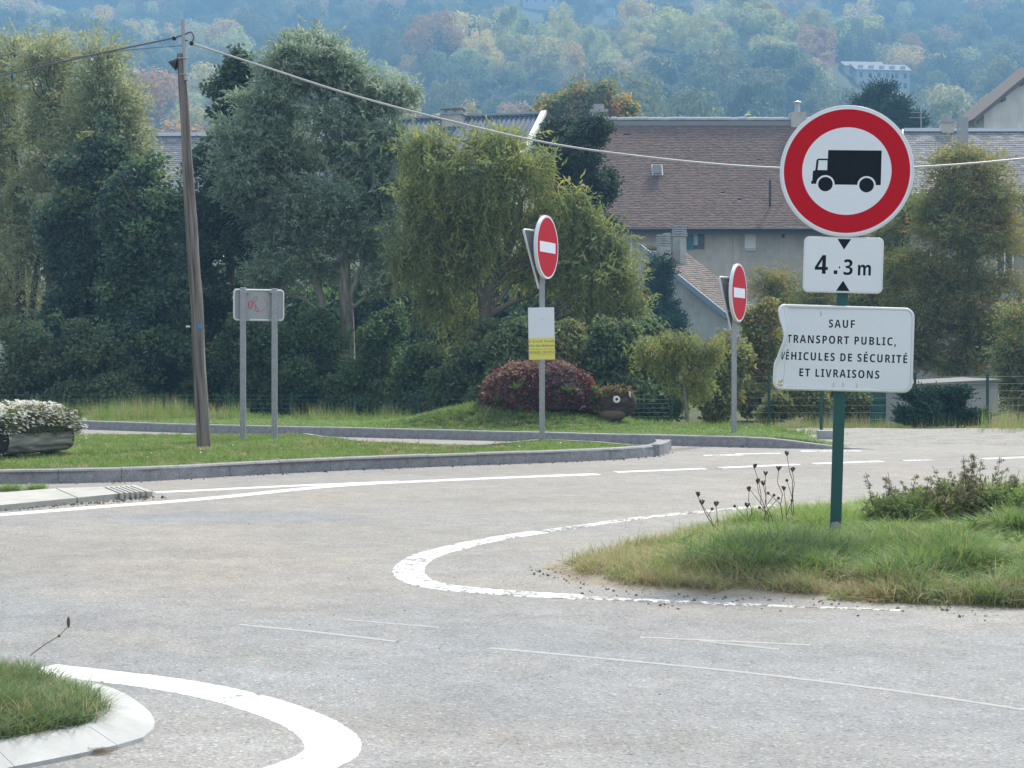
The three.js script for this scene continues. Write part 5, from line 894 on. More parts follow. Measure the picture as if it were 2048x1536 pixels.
// ---------------------------------------------------------------- hollow log planter with white daisies
{
  const d = 18.3, b = P(64, 906, d), s = thing('log_planter', 'hollowed grey log planter lying on the lawn', 'planter', V(b.x, 0.13, b.z)); s.rotation.y = 0.98;
  reseed(51); const r = 0.175, L = 0.94, seg = 22, len = 16, pos = [], uv = [], idx = [];
  for (let i = 0; i <= len; i++) for (let k = 0; k <= seg; k++) {
    const a = -0.62 * Math.PI + k / seg * Math.PI * 1.24 - Math.PI / 2, t = i / len, rad = r * (1 + 0.07 * (wn(i * 0.5, k * 0.6, 111) - 0.5) * 2) * (1 - 0.06 * t);
    const crack = Math.abs(a + Math.PI * 0.22 + 0.06 * Math.sin(t * 5)) < 0.055 && t > 0.12 && t < 0.97 ? 0.82 : 1;
    pos.push(-L / 2 + L * t + 0.03 * (i === 0 || i === len ? wn(k, i, 3) : 0), 0.03 + r + Math.sin(a) * rad * crack, Math.cos(a) * rad * crack); uv.push(k / seg * 1.2, t * 0.4);
  }
  for (let i = 0; i < len; i++) for (let k = 0; k < seg; k++) { const a = i * (seg + 1) + k; idx.push(a, a + seg + 1, a + 1, a + 1, a + seg + 1, a + seg + 2); }
  const g = new THREE.BufferGeometry(); g.setAttribute('position', new THREE.Float32BufferAttribute(pos, 3)); g.setAttribute('uv', new THREE.Float32BufferAttribute(uv, 2)); g.setIndex(idx); g.computeVertexNormals();
  mesh('log', g, std({ map: tex(512, (u, v) => { const a = fbm(u * 18, v * 18, 18, 112, 4), m = fbm(u * 6, v * 6, 6, 113, 3); const k = 0.6 + 0.9 * (a - 0.4) + 0.9 * (m - 0.5); return [0.46 * k, 0.43 * k, 0.385 * k]; }), bumpMap: tex(256, (u, v) => fbm(u * 18, v * 18, 18, 112, 4), false), bumpScale: 0.008, roughness: 1 }), s);
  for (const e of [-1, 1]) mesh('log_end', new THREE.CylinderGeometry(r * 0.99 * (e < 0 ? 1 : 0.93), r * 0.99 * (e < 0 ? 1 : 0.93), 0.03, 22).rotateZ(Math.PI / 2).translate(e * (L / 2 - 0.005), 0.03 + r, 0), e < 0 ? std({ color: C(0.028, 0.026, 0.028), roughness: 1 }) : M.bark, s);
  mesh('soil', box(L - 0.04, 0.05, r * 1.6, 0, r * 1.45, 0), M.soil, s);
  for (const x of [-0.27, 0.27]) mesh('sleeper', box(0.10, 0.06, 0.26, x, 0.012, 0, 0.01), M.darkBark, s);
  const f = thing('daisy_bed', 'mass of small white daisies overflowing the log planter', 'flowers', V(s.position.x, 0.13, s.position.z)); f.rotation.y = s.rotation.y;
  const top = (x, z) => 0.40 + 0.18 * (1 - Math.pow(Math.abs(x) / 0.58, 3)) * (0.75 + 0.5 * wn(x * 5, z * 5, 115)), st = [], fl = [];
  for (let i = 0; i < 620; i++) { const x = rr(-0.5, 0.52), z = rr(-0.2, 0.24), out = Math.pow(rnd(), 0.6), y = 0.27 + (top(x, z) - 0.27) * rnd(); st.push([V(x, y, z * (1 + 0.25 * (1 - out))), rr(0.6, 1.1), [rr(-0.5, 0.5), rnd() * 6, rr(-0.5, 0.5)]]); }
  instances('foliage', [clumpBroad(26, 0.075, 0.05, 0.007)], M.leaf, st, f, [[0.14, 0.18, 0.05], [0.18, 0.20, 0.06], [0.11, 0.15, 0.045]]);
  const daisy = (() => { const L2 = []; for (let k = 0; k < 9; k++) { const a = k / 9 * 6.283; L2.push([V(0, 0, 0), V(Math.cos(a), 0.12, Math.sin(a)).normalize(), V(0, 1, 0), 0.02, 0.011, 0.03]); } return leafGeo(L2); })(), eye = new THREE.SphereGeometry(0.004, 6, 4).translate(0, 0.003, 0);
  for (let i = 0; i < 1500; i++) { const x = rr(-0.54, 0.58), z = rr(-0.24, 0.32), over = smooth(0.08, 0.26, z) + smooth(0.46, 0.58, Math.abs(x)), y = top(clamp(x, -0.6, 0.6), z) * rr(0.93, 1.06) - Math.min(1, over) * rr(0.0, 0.24); fl.push([V(x, y, z), rr(0.8, 1.25), [rr(-0.2, 0.9), rnd() * 6, rr(-0.4, 0.4)]]); }
  instances('flower_head', [daisy], M.leaf, fl, f, [[0.82, 0.82, 0.80], [0.86, 0.86, 0.86], [0.82, 0.81, 0.70]]); instances('flower_eye', [eye], M.needle, fl, f, [[0.55, 0.42, 0.06]]);
}
// ---------------------------------------------------------------- turtle planted on the mound
{
  const d = 25.6, b = P(1085, 812, d), s = thing('planted_turtle', 'garden turtle of red sedum with a brown head and round white eyes', 'topiary', V(b.x, groundH(b.x, d) - 0.05, b.z)), o = s.position;
  reseed(61); const A = 0.93, H = 0.72, B = 0.85, prof = (u) => Math.pow(Math.max(0, 1 - u * u), 0.62);
  const dome = new THREE.SphereGeometry(1, 40, 20, 0, Math.PI * 2, 0, Math.PI / 2), dp = dome.attributes.position;
  const skew = (x) => x < 0 ? 1.06 : 0.94;
  for (let i = 0; i < dp.count; i++) { const x = dp.getX(i), y = dp.getY(i), z = dp.getZ(i), n = 1 + 0.20 * (wn(x * 4 + 9, z * 4 + y * 3, 121) - 0.5); dp.setXYZ(i, x * A * skew(x) * n, Math.pow(y, 0.85) * H * n, z * B * n); } dome.computeVertexNormals();
  mesh('shell', dome, std({ color: C(0.06, 0.035, 0.03), roughness: 1 }), s);
  const pts = []; for (let i = 0; i < 2600; i++) { const q = dir(); q.y = Math.abs(q.y); const n = 1 + 0.20 * (wn(q.x * 4 + 9, q.z * 4 + q.y * 3, 121) - 0.5); pts.push([V(q.x * A * skew(q.x) * n, Math.pow(q.y, 0.85) * H * n + 0.012, q.z * B * n), rr(0.7, 1.3) * (rnd() < 0.12 ? 1.9 : 1), [rr(-0.6, 0.6), rnd() * 6, rr(-0.6, 0.6)], q]); }
  const red = [[0.18, 0.028, 0.034], [0.13, 0.024, 0.032], [0.20, 0.05, 0.038], [0.10, 0.035, 0.03]], tan = [[0.26, 0.15, 0.10], [0.30, 0.17, 0.09], [0.20, 0.13, 0.10]], grn = [[0.15, 0.17, 0.04], [0.10, 0.14, 0.04]], brn = [[0.14, 0.085, 0.075], [0.11, 0.07, 0.065]];
  pts.forEach((p) => { const q = p[3], n = wn(q.x * 5 + 20, q.y * 5 + q.z * 3, 122), r0 = rnd(); p[3] = q.y > 0.78 && r0 < 0.75 ? pick(tan) : q.x > 0.0 && q.y > 0.25 && n > 0.38 && r0 < 0.85 ? pick(brn) : q.x < -0.35 && r0 < 0.5 ? pick(tan.concat([[0.30, 0.12, 0.06]])) : n > 0.64 && r0 < 0.7 ? pick(grn) : pick(red); });
  instances('sedum', [0, 1].map(() => clumpBroad(30, 0.05, 0.034, 0.020)), M.leaf, pts, s, red);
  const hosta = (x, y, z) => { const L = []; for (let k = 0; k < 9; k++) { const a = k / 9 * 6.28 + rr(0, 0.4); L.push([V(x, y, z), V(Math.cos(a), rr(0.3, 1.1), Math.sin(a) * 0.6 + 0.5).normalize(), V(0, 1, 0.3), rr(0.12, 0.2), 0.05, 0.12]); } return leafGeo(L); };
  mesh('leaf_rosette', [hosta(-0.42, 0.30, 0.80), hosta(0.38, 0.26, 0.82), hosta(-0.72, 0.10, 0.60)], new THREE.MeshPhysicalMaterial({ color: C(0.13, 0.22, 0.06), roughness: 0.7, transmission: 0.3, thickness: 0, side: THREE.DoubleSide }), s);
  // head: blunt, mouth open line, lower jaw paler
  const hd = new THREE.Group(); hd.name = 'head'; const hc = P(1226, 806, d).sub(o); hd.position.copy(hc).add(V(0, 0, 0.45)); hd.rotation.set(0.05, 0.15, 0.10); hd.scale.setScalar(1.12); s.add(hd);
  const blunt = (sx, sy, sz, y0, cut) => { const g = new THREE.SphereGeometry(1, 30, 20), p = g.attributes.position; for (let i = 0; i < p.count; i++) { let x = p.getX(i), y = p.getY(i), z = p.getZ(i); const f = (v, e) => Math.sign(v) * Math.pow(Math.abs(v), e); x = f(x, 0.72); const n = 1 + 0.07 * (wn(x * 4 + 3, y * 4 + z * 4, 125) - 0.5); if (cut) y = Math.max(y, -0.15); p.setXYZ(i, x * sx * n, y0 + y * sy * n, z * sz * n); } g.computeVertexNormals(); return g; };
  const headMat = std({ map: tex(256, (u, v) => { const a = fbm(u * 12, v * 12, 12, 126, 4), c = fbm(u * 40, v * 40, 40, 127, 2); const k = 0.5 + 1.2 * (a - 0.3) + 0.7 * (c - 0.5); return [0.085 * k, 0.062 * k, 0.052 * k]; }), roughness: 1 });
  mesh('skull', blunt(0.31, 0.21, 0.22, 0.0, false), headMat, hd);
  mesh('jaw', blunt(0.21, 0.12, 0.20, -0.10, false).translate(-0.075, -0.03, 0.035), std({ color: C(0.13, 0.105, 0.075), roughness: 1 }), hd);
  for (const [x, y, z, ry] of [[-0.015, 0.085, 0.222, 0.05], [0.205, 0.115, 0.13, 1.15]]) { const e = mesh('eye', new THREE.CylinderGeometry(0.05, 0.05, 0.016, 22).rotateX(Math.PI / 2 - 0.12).rotateY(ry).translate(x, y, z), M.white, hd); mesh('pupil', new THREE.CylinderGeometry(0.019, 0.019, 0.008, 14).translate(0, 0.0125, 0).rotateX(Math.PI / 2 - 0.12).rotateY(ry).translate(x, y, z), M.black, e); }
  const hair = []; for (let i = 0; i < 520; i++) { const q = dir(); q.y = Math.abs(q.y); if (q.y < 0.45 + 0.3 * rnd()) continue; hair.push([V(f2(q.x) * 0.26, q.y * 0.235, q.z * 0.21), rr(0.7, 1.3), [rr(-0.6, 0.6), rnd() * 6, rr(-0.6, 0.6)]]); }
  function f2(v) { return Math.sign(v) * Math.pow(Math.abs(v), 0.72); }
  instances('head_leaves', [clumpBroad(20, 0.045, 0.04, 0.022)], M.leaf, hair, hd, [[0.26, 0.23, 0.05], [0.15, 0.17, 0.05], [0.28, 0.12, 0.05], [0.10, 0.06, 0.04]]);
  const neck = []; for (let i = 0; i < 480; i++) { const q = dir(), c = V().lerpVectors(V(0.72, 0.16, 0.35), V(hc.x - 0.22, hc.y - 0.02, 0.42), rnd()); neck.push([c.addScaledVector(q, rr(0.05, 0.20)), rr(0.9, 1.6), [rr(-0.6, 0.6), rnd() * 6, rr(-0.6, 0.6)]]); }
  instances('neck_leaves', [clumpBroad(24, 0.055, 0.045, 0.024)], M.leaf, neck, s, [[0.15, 0.18, 0.045], [0.19, 0.20, 0.05], [0.10, 0.13, 0.04], [0.20, 0.08, 0.05]]);
}
// ---------------------------------------------------------------- green wire fence
{
  const d = 30.2, s = thing('wire_fence', 'dark green wire mesh fence along the foot of the trees', 'fence', V(0, 0, -d)), X = (px) => px2(px, d), ytop = py2(787, d), y0 = -0.6;
  for (let k = -2; k < 10; k++) { const x = X(201 + 127 * k); mesh('fence_post', box(0.045, ytop - y0, 0.045, x, (ytop + y0) / 2, 0), M.fence, s); }
  for (let k = 0; k < 13; k++) mesh('wire', tube([V(X(-60), y0 + 0.12 + k * (ytop - y0 - 0.15) / 12, 0.03), V(X(400), y0 + 0.115 + k * (ytop - y0 - 0.15) / 12, 0.03), V(X(1340), y0 + 0.12 + k * (ytop - y0 - 0.15) / 12, 0.03)], 0.0045, 4), M.fence, s);
  const vert = []; for (let x = X(-60); x < X(1340); x += 0.1) vert.push(box(0.004, ytop - y0 - 0.15, 0.004, x, (ytop + y0) / 2 + 0.03, 0.034)); const m = mesh('vertical_wires', vert, M.fence, s); m.userData.kind = 'stuff';
  const s2 = thing('wire_fence', 'short run of green wire fence by the conifer shrubs', 'fence', V(0, 0, -28.9)); for (const px of [1538, 1645, 1830, 1975]) mesh('fence_post', box(0.04, 1.0, 0.04, px2(px, 28.9), 0.44, 0), M.fence, s2); for (let k = 0; k < 7; k++) mesh('wire', tube([V(px2(1500, 28.9), 0.1 + 0.13 * k, 0.025), V(px2(1800, 28.9), 0.1 + 0.13 * k, 0.025), V(px2(2100, 28.9), 0.1 + 0.13 * k, 0.025)], 0.003, 4), M.fence, s2);
}

// ---------------------------------------------------------------- grass and weeds
function tuft(n, w, spread, lean, seedv, kink = 1) { // blades of unit height
  reseed(seedv); const pos = [], idx = [];
  for (let i = 0; i < n; i++) {
    const a = rnd() * 6.283, r = spread * Math.sqrt(rnd()), bx = Math.cos(a) * r, bz = Math.sin(a) * r, la = rnd() * 6.283, l = lean * rr(0.3, 1.2), h = rr(0.5, 1), sx = Math.cos(la + 1.57 + rr(-0.5, 0.5)), sz = Math.sin(la + 1.57 + rr(-0.5, 0.5)), b = pos.length / 3;
    for (let k = 0; k < 3; k++) { const t = k / 3, off = l * Math.pow(t, 1.8) * kink, ww = w * (1 - t * 0.55) / 2, x = bx + Math.cos(la) * off, z = bz + Math.sin(la) * off, y = h * (t - 0.25 * l * t * t); pos.push(x - sx * ww, y, z - sz * ww, x + sx * ww, y, z + sz * ww); }
    pos.push(bx + Math.cos(la) * l * kink, h * (1 - 0.25 * l), bz + Math.sin(la) * l * kink);
    idx.push(b, b + 1, b + 2, b + 1, b + 3, b + 2, b + 2, b + 3, b + 4, b + 3, b + 5, b + 4, b + 4, b + 5, b + 6);
  }
  const g = new THREE.BufferGeometry(); g.setAttribute('position', new THREE.Float32BufferAttribute(pos, 3)); g.setIndex(idx); g.computeVertexNormals(); return g;
}
function grass(name, label, geos, items, palette) {
  const hold = thing(name, label, 'grass', V(0, 0, 0), null, 'stuff');
  instances('blades', geos, M.grass, items, hold, palette); return hold;
}
function scatter(poly, dens, fn) { const b = new THREE.Box3().setFromPoints(poly), out = [], n = Math.round((b.max.x - b.min.x) * (b.max.z - b.min.z) * dens); for (let i = 0; i < n; i++) { const x = rr(b.min.x, b.max.x), z = rr(b.min.z, b.max.z); if (inPoly(poly, x, z)) { const q = fn(x, z); if (q) out.push(q); } } return out; }
const lawnT = [1, 2, 3].map((s) => tuft(11, 0.075, 0.5, 0.6, s * 5)), longT = [1, 2, 3].map((s) => tuft(15, 0.016, 0.26, 0.6, s * 9)), wispT = [1, 2].map((s) => tuft(10, 0.014, 0.25, 0.45, s * 13));
const LAWN = [[0.17, 0.29, 0.045], [0.20, 0.32, 0.05], [0.15, 0.26, 0.042], [0.23, 0.32, 0.06]], LONG = [[0.21, 0.34, 0.06], [0.25, 0.37, 0.07], [0.18, 0.30, 0.055], [0.29, 0.38, 0.09]], DRY = [[0.442, 0.364, 0.182], [0.390, 0.325, 0.156], [0.494, 0.416, 0.221], [0.338, 0.299, 0.130]], BLUE = [[0.16, 0.25, 0.075], [0.18, 0.27, 0.09], [0.14, 0.22, 0.07]];
reseed(701);
grass('lawn', 'short mown grass on the kerbed island', lawnT, scatter(islandPoly, 420, (x, z) => { if (x < -9) return null; const e = edgeDist(islandPoly, x, z); if (e < 0.13) return null; const n = wn(x * 1.3, z * 1.3, 131), bare = wn(x * 2.7, z * 2.7, 132); if (bare < 0.2) return null; const h = (0.035 + 0.035 * n + (rnd() < 0.03 ? 0.05 : 0)) * rr(0.7, 1.25); return [V(x, 0.115, z), V(0.07, h, 0.07), [0, rnd() * 6.28, 0], (bare < 0.29 || rnd() < 0.025) ? pick(DRY) : n > 0.6 && rnd() < 0.6 ? [0.20, 0.26, 0.05] : undefined]; }), LAWN);
{ // verge, mound, and the rough strip to the fence
  const items = []; const xs = [-11, 5.2];
  for (let i = 0; i < 30000; i++) {
    const x = rr(xs[0], xs[1]), k = farKerbD(x), e = 0.15 + 6.5 * Math.pow(rnd(), 1.35), d = k + e; if (x > 4.6 && e < 3.2) continue;
    if (Math.hypot((x - 0.49) / 0.88, (d - 25.6) / 0.8) < 1) continue;
    const mo = mound(x, d), rough = smooth(2.2, 4.2, e), h = (0.045 + 0.09 * mo * rr(0.5, 1.3) + 0.20 * rough * rr(0.2, 1.1)) * rr(0.6, 1.3);
    items.push([V(x, groundH(x, d) - 0.006, -d), V(0.09 + 0.05 * mo, h, 0.09 + 0.05 * mo), [0, rnd() * 6.28, 0], rnd() < 0.12 * (rough + 0.3) ? pick(DRY) : mo > 0.25 && rnd() < 0.6 ? pick([[0.12, 0.20, 0.035], [0.10, 0.17, 0.035], [0.15, 0.22, 0.04]]) : undefined]);
  }
  grass('verge_grass', 'grass over the verge and the turtle mound behind the dark kerb', lawnT, items, LAWN);
}
{ // rank grass under the fence, dry stalks on the right
  const items = [], dry = []; reseed(711);
  for (let i = 0; i < 2600; i++) { const px = rr(-100, 1300), d = rr(27.6, 30.8), x = px2(px, d), n = wn(x * 0.9, d, 141); if (n < 0.42) continue; items.push([V(x, groundH(x, d) - 0.02, -d), V(0.35, rr(0.18, 0.55) * (0.4 + n), 0.35), [0, rnd() * 6.28, 0], rnd() < 0.35 ? pick(DRY) : undefined]); }
  for (let i = 0; i < 3600; i++) { const px = rr(1440, 2200), d = rr(25.2, 30), x = px2(px, d), n = wn(x * 1.1 + 5, d, 142); if (d < 27 && px > 1700 && rnd() < 0.8) continue; if (n < 0.34) continue; const h = px > 1960 ? rr(0.3, 0.85) : rr(0.12, 0.55) * smooth(25, 27.6, d); dry.push([V(x, groundH(x, d) - 0.02, -d), V(0.32, h * (0.4 + n), 0.32), [0, rnd() * 6.28, 0], rnd() < 0.5 ? pick(DRY) : undefined]); }
  grass('fence_grass', 'rank uneven grass growing at the foot of the fence', wispT, items, LONG); grass('wasteland_grass', 'tall dry grass and weeds at the back of the gravel', wispT, dry, LONG);
}
{ // right island: long green grass, a dry pale fringe at the tip and along the road
  reseed(721); const items = [], dry = [], blue = [];
  const tip = G(1130, 1136), postAt = P(1670, 1094, 10.34);
  const put = (x, z) => {
    const e = edgeDist(rightPoly, x, z), t = (x - tip.x), n = wn(x * 1.2, z * 1.2, 151), m = wn(x * 3.1, z * 3.1, 152), tus = wn(x * 2.4 + 31, z * 2.4, 153);
    const fringe = smooth(2.0, 0.8, t + (n - 0.5) * 0.8) + smooth(0.55, 0.15, e + (n - 0.5) * 0.9 + (m - 0.5) * 0.5) * (z > -10.4 ? 0.8 : 0.25);
    if (e < (t < 1.4 ? 0.06 + 0.14 * m : 0.03 * m) || rnd() < 0.55 * smooth(0.9, 0.1, t) || rnd() < 0.5 * smooth(0.42, 0.3, tus)) return; if (z > -9.3 && e < 0.4 && m < 0.36 && t < 1.6) return;
    const y = rightH(x, z) - 0.004;
    if (fringe > rnd() * 0.9 + 0.15) dry.push([V(x, y, z), V(0.30, (0.045 + 0.11 * tus) * rr(0.5, 1.4), 0.30), [rr(-0.12, 0.12), rnd() * 6.28, rr(-0.12, 0.12)], rnd() < 0.22 ? pick(LONG) : undefined]);
    else {
      const post = Math.hypot(x - postAt.x, z - postAt.z), h = (0.035 + 0.145 * smooth(0.38, 0.72, tus) + 0.03 * smooth(0.2, 1.4, e)) * rr(0.65, 1.25) * (post < 0.35 ? 0.75 : 1);
      const b = tus > 0.56 && z > -10.4; (b ? blue : items).push([V(x, y, z), V(0.42, h * (b ? 1.1 : 1), 0.42), [rr(-0.15, 0.15), rnd() * 6.28, rr(-0.25, 0.1)], rnd() < 0.10 ? pick(DRY) : undefined]);
    }
  };
  const bb = new THREE.Box3().setFromPoints(rightPoly); for (let i = 0; i < 76000; i++) { const x = bb.min.x + Math.pow(rnd(), 1.15) * Math.min(8, bb.max.x - bb.min.x), z = rr(bb.min.z, bb.max.z); if (inPoly(rightPoly, x, z)) put(x, z); }
  const wisps = []; for (let i = 0; i < 900; i++) { const x = rr(bb.min.x + 0.6, bb.min.x + 6), z = rr(bb.min.z, bb.max.z); if (inPoly(rightPoly, x, z) && edgeDist(rightPoly, x, z) > 0.15) wisps.push([V(x, rightH(x, z) - 0.004, z), V(0.3, rr(0.10, 0.30), 0.3), [rr(-0.3, 0.3), rnd() * 6.28, rr(-0.3, 0.3)], rnd() < 0.45 ? pick(DRY) : undefined]); }
  grass('seeding_grass', 'thin taller seeding grass stems among the long verge grass', [tuft(3, 0.012, 0.3, 0.5, 51), tuft(3, 0.012, 0.3, 0.7, 52)], wisps, LONG);
  { const L = []; for (let k = 0; k < 8; k++) { const a = k / 8 * 6.28 + rr(0, 0.5); L.push([V(0, 0.01, 0), V(Math.cos(a), rr(0.25, 1.0), Math.sin(a)).normalize(), V(0, 1, 0), rr(0.05, 0.10), rr(0.018, 0.032), 0.15]); } const rosette = leafGeo(L), at = [];
    for (let i = 0; i < 520; i++) { const x = rr(bb.min.x + 0.8, bb.min.x + 6), z = rr(bb.min.z, bb.max.z); if (inPoly(rightPoly, x, z) && edgeDist(rightPoly, x, z) > 0.4 && wn(x * 1.7, z * 1.7, 155) > 0.45) at.push([V(x, rightH(x, z) + rr(0, 0.06), z), rr(0.6, 1.4), [rr(-0.3, 0.3), rnd() * 6.28, rr(-0.3, 0.3)]]); }
    const hold = thing('verge_weeds', 'broad leaved weeds scattered through the verge grass', 'weeds', V(0, 0, 0), null, 'stuff'); instances('leaves', [rosette], M.leaf, at, hold, [[0.17, 0.26, 0.06], [0.22, 0.30, 0.07], [0.13, 0.20, 0.05]]); }
  { const L = []; for (let i = 0; i < 26; i++) { const a = rnd() * 6.28; L.push([V(rr(-0.06, 0.06), rr(0.004, 0.03), rr(-0.06, 0.06)), V(Math.cos(a), rr(-0.05, 0.2), Math.sin(a)).normalize(), V(0, 1, 0), rr(0.06, 0.13), 0.003, 0.03]); } const thatch = leafGeo(L), at = [];
    for (let i = 0; i < 900; i++) { const x = rr(bb.min.x, bb.min.x + 6), z = rr(bb.min.z, bb.max.z); const e = edgeDist(rightPoly, x, z); if (inPoly(rightPoly, x, z) && e < 0.9 && wn(x * 2.1 + 7, z * 2.1, 156) > 0.42) at.push([V(x, rightH(x, z), z), rr(0.7, 1.3), [0, rnd() * 6.28, 0]]); }
    const hold = thing('thatch', 'flattened dead straw lying along the edge of the verge', 'straw', V(0, 0, 0), null, 'stuff'); instances('straw', [thatch], M.grass, at, hold, DRY); }
  console.log('right grass', items.length, dry.length, blue.length);
  grass('tall_grass', 'long fresh grass round the foot of the green sign post', longT, items, LONG); grass('blue_grass', 'dense blue green tussocks in front of the green sign post', longT, blue, BLUE.concat(LONG.slice(0, 2))); grass('dry_grass', 'bleached dry grass fringing the tip of the verge', wispT, dry, DRY);
}
{ // splitter island
  reseed(731); const poly = splitPoly, items = [];
  for (let i = 0; i < 14000; i++) { const x = rr(-3.4, -1.0), z = rr(-7.0, -4.6); if (!inPoly(poly, x, z)) continue; const e = edgeDist(poly, x, z); if (e < 0.012) continue; const n = wn(x * 2.4, z * 2.4, 161); items.push([V(x, 0.044, z), V(0.20, (0.05 + 0.06 * n + 0.05 * smooth(0.1, 0.5, e)) * rr(0.6, 1.3), 0.20), [rr(-0.15, 0.15), rnd() * 6.28, rr(-0.15, 0.15)], rnd() < 0.09 ? pick(DRY) : undefined]); }
  console.log('splitter', items.length);
  grass('kerbed_grass', 'long green grass spilling over the pale sloped kerb', longT, items, [[0.12, 0.20, 0.04], [0.15, 0.23, 0.05], [0.10, 0.17, 0.045]]);
}
// straw tuft lying by the pale kerb, small tussocks in the gutter
{ reseed(741); const p = G(198, 1508), L = []; for (let i = 0; i < 70; i++) { const a = rr(-0.5, 0.5) + (rnd() < 0.5 ? Math.PI : 0); L.push([V(rr(-0.045, 0.045), rr(0.002, 0.018), rr(-0.02, 0.02)), V(Math.cos(a), rr(-0.05, 0.15), Math.sin(a)).normalize(), V(0, 1, 0), rr(0.03, 0.06), 0.0025, 0.02]); }
  const m = tag(mesh('straw_tuft', leafGeo(L), std({ color: C(0.30, 0.23, 0.13), roughness: 1 })), 'small tuft of dry straw lying against the pale kerb', 'straw'); m.position.set(p.x, 0, p.z); }
for (const [px, py, w, h, label] of [[18, 982, 0.16, 0.10, 'round green tussock growing in the gutter behind the slab strip'], [72, 980, 0.14, 0.09, 'thin weed growing in the gutter beside the round tussock'], [590, 877, 0.01, 0.01, '']]) {
  if (!label) continue; reseed(px + 750); const p = G(px, py), items = []; for (let i = 0; i < 40; i++) items.push([V(rr(-w, w) * 0.6, 0, rr(-0.06, 0.06)), V(0.16, h * rr(0.6, 1.2), 0.16), [rr(-0.4, 0.4), rnd() * 6, rr(-0.4, 0.4)]]);
  const t = thing('gutter_weed', label, 'weed', V(p.x, 0, p.z), 'weeds in the gutter'); instances('blades', longT, M.grass, items, t, LAWN);
}
// dried wild carrot stalks, each one a plant
{
  const stalk = (px, py, base, d, label) => { // head at the pixel, foot at base px
    const head = P(px, py, d), foot = V(px2(base, d), rightH(px2(base, d), -d) - 0.02, -d + rr(-0.1, 0.1)), t = thing('wild_carrot', label, 'weed', foot, 'dried wild carrot stalks'), tip = head.clone().sub(foot);
    const L = wobble(V(0, 0, 0), tip, 6, 0.05); const st = mesh('stem', tube(L, L.map((_, i) => 0.0038 - 0.0003 * i), 5), M.stalk ??= std({ color: C(0.14, 0.10, 0.06), roughness: 1 }), t);
    const rays = []; for (let k = 0; k < 16; k++) { const a = rnd() * 6.28, q = V(Math.cos(a) * rr(0.2, 0.7), 1, Math.sin(a) * rr(0.2, 0.7)).normalize(), e = tip.clone().addScaledVector(q, rr(0.022, 0.04)); rays.push(tube([tip, tip.clone().addScaledVector(q, 0.018).add(V(q.x * 0.006, 0, q.z * 0.006)), e], [0.0022, 0.0018, 0.0045], 4)); }
    mesh('flower_head', rays, M.umbel ??= std({ color: C(0.13, 0.075, 0.05), roughness: 1 }), t);
    if (rnd() < 0.6) { const a = L[3], b = a.clone().add(V(rr(-0.1, 0.1), rr(0.06, 0.14), rr(-0.05, 0.05))); mesh('side_stem', tube([a, b], [0.0025, 0.002], 4), M.stalk, t); mesh('bud', new THREE.SphereGeometry(0.011, 7, 6).translate(b.x, b.y, b.z), M.umbel, t); }
  };
  reseed(761); const L = 'dried brown wild carrot stalk standing out of the verge grass'; const LT = 'tallest dried wild carrot stalk with its head against the dashed line';
  stalk(1574, 912, 1592, 10.9, LT);
  for (const [px, py, b] of [[1509, 937, 1545], [1557, 942, 1560], [1515, 968, 1540], [1527, 972, 1552], [1396, 994, 1440], [1404, 1010, 1450], [1432, 1013, 1440], [1498, 984, 1500], [1568, 982, 1580], [1494, 1016, 1502], [1531, 952, 1535], [1585, 944, 1596]]) stalk(px, py, b, rr(10.6, 11.2), L);
}
// weeds on the right of the sign: leafy clumps with upright seed spikes
function weed(label, px, d, w, h, pal, spikes, n, sd) {
  reseed(sd); const x = px2(px, d), y = rightH(x, -d) - 0.02, t = thing('tall_weed', label, 'weed', V(x, y, -d), 'tall weeds behind the sign'); const items = [];
  for (let i = 0; i < n; i++) { const q = dir(), r = Math.pow(rnd(), 0.5); items.push([V(q.x * r * w, h * 0.42 + q.y * r * h * 0.42, q.z * r * w * 0.7), rr(0.7, 1.3), [rr(-0.6, 0.6), rnd() * 6, rr(-0.6, 0.6)]]); }
  const st = []; for (let k = 0; k < spikes; k++) { const a = V(rr(-0.5, 0.5) * w, 0, rr(-0.3, 0.3) * w), b = V(a.x * 2.2 + rr(-0.06, 0.06), h * rr(0.8, 1.3), a.z * 2), L = wobble(a, b, 5, 0.04); st.push(tube(L, L.map((_, i) => 0.0045 - 0.0006 * i), 4)); for (let j = 0; j < 15; j++) { const u = rr(0.5, 1), p = V().lerpVectors(a, b, u); items.push([p.add(V(rr(-0.02, 0.02), 0, rr(-0.02, 0.02))), 0.26, [rr(-0.6, 0.6), rnd() * 6, rr(-0.6, 0.6)], pick([[0.17, 0.15, 0.06], [0.20, 0.16, 0.09], [0.14, 0.17, 0.06]])]); } }
  mesh('stem', st, M.stalk, t); instances('foliage', [clumpBroad(26, 0.06, 0.055, 0.014)], M.leaf, items, t, pal);
}
weed('leafy dark weed with upright seed spikes beside the green post', 1795, 10.9, 0.24, 0.34, [[0.15, 0.22, 0.06], [0.19, 0.26, 0.07]], 9, 90, 771);
weed('broad pale green weed clump with dry tops', 1880, 11.3, 0.34, 0.38, [[0.22, 0.30, 0.08], [0.26, 0.32, 0.10]], 7, 130, 772);
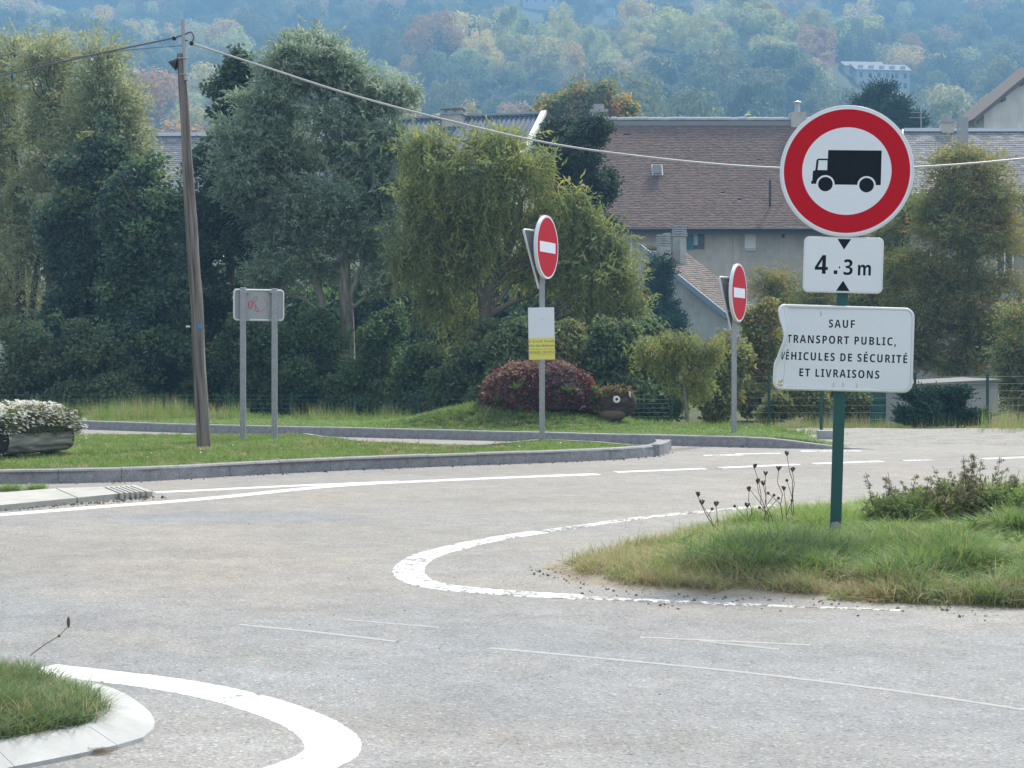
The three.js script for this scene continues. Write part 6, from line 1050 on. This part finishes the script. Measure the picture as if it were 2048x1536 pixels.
weed('greyish feathery weed clump past the pale green one', 1960, 11.0, 0.30, 0.38, [[0.24, 0.25, 0.11], [0.28, 0.27, 0.14]], 12, 80, 773);
weed('fresh green weed clump at the far end of the tall grass', 2050, 10.9, 0.36, 0.36, [[0.20, 0.30, 0.08], [0.25, 0.33, 0.09]], 5, 200, 774);
{ // lone grass stalk leaning out of the kerbed grass
  const t = thing('seed_stalk', 'single thin seed stalk leaning out of the kerbed grass', 'weed', G(60, 1330).setY(0.04)), a = V(0, 0, 0), o = t.position, b = P(118, 1272, 6.2).sub(o), c = P(137, 1252, 6.2).sub(o); mesh('stem', tube([a, V().lerpVectors(a, b, 0.5).add(V(0.005, 0.008, 0)), b, c], [0.0022, 0.002, 0.0017, 0.0012], 5), std({ color: C(0.13, 0.14, 0.06), roughness: 1 }), t); mesh('seed_head', new THREE.SphereGeometry(0.007, 8, 6).scale(1, 3.2, 1).translate(c.x, c.y + 0.015, c.z), M.stalk, t); mesh('bud', new THREE.SphereGeometry(0.006, 8, 6).translate(b.x, b.y, b.z), M.stalk, t);
}
// small white flowers dotted in the grass
{ reseed(781); const items = []; for (let i = 0; i < 46; i++) { const px = rr(0, 2000), right = px > 1350; const p = right ? G(px, rr(862, 872), 0.13) : rnd() < 0.5 ? G(px, rr(895, 925), 0.13) : G(px, rr(855, 866), 0.13); if (!right && p.z > -21 && !inPoly(islandPoly, p.x, p.z)) continue; if (p.z < -21 && -p.z < farKerbD(p.x)) continue; items.push([V(p.x, 0.17 + rr(0, 0.03), p.z), rr(0.7, 1.2), [rr(-0.3, 0.6), 0, 0]]); }
  const t = thing('clover_flowers', 'tiny white clover and daisy heads dotted in the mown grass', 'flowers', V(0, 0, 0), null, 'stuff'); instances('flower_head', [new THREE.SphereGeometry(0.010, 7, 5).scale(1, 0.6, 1)], M.needle, items, t, [[0.75, 0.75, 0.70]]); }

// ---------------------------------------------------------------- render
const renderer = new THREE.WebGLRenderer({ antialias: true });
renderer.setSize(1024, 768);
renderer.shadowMap.enabled = true;
renderer.toneMapping = THREE.LinearToneMapping;
renderer.toneMappingExposure = EXPOSURE;
renderer.render(scene, camera);
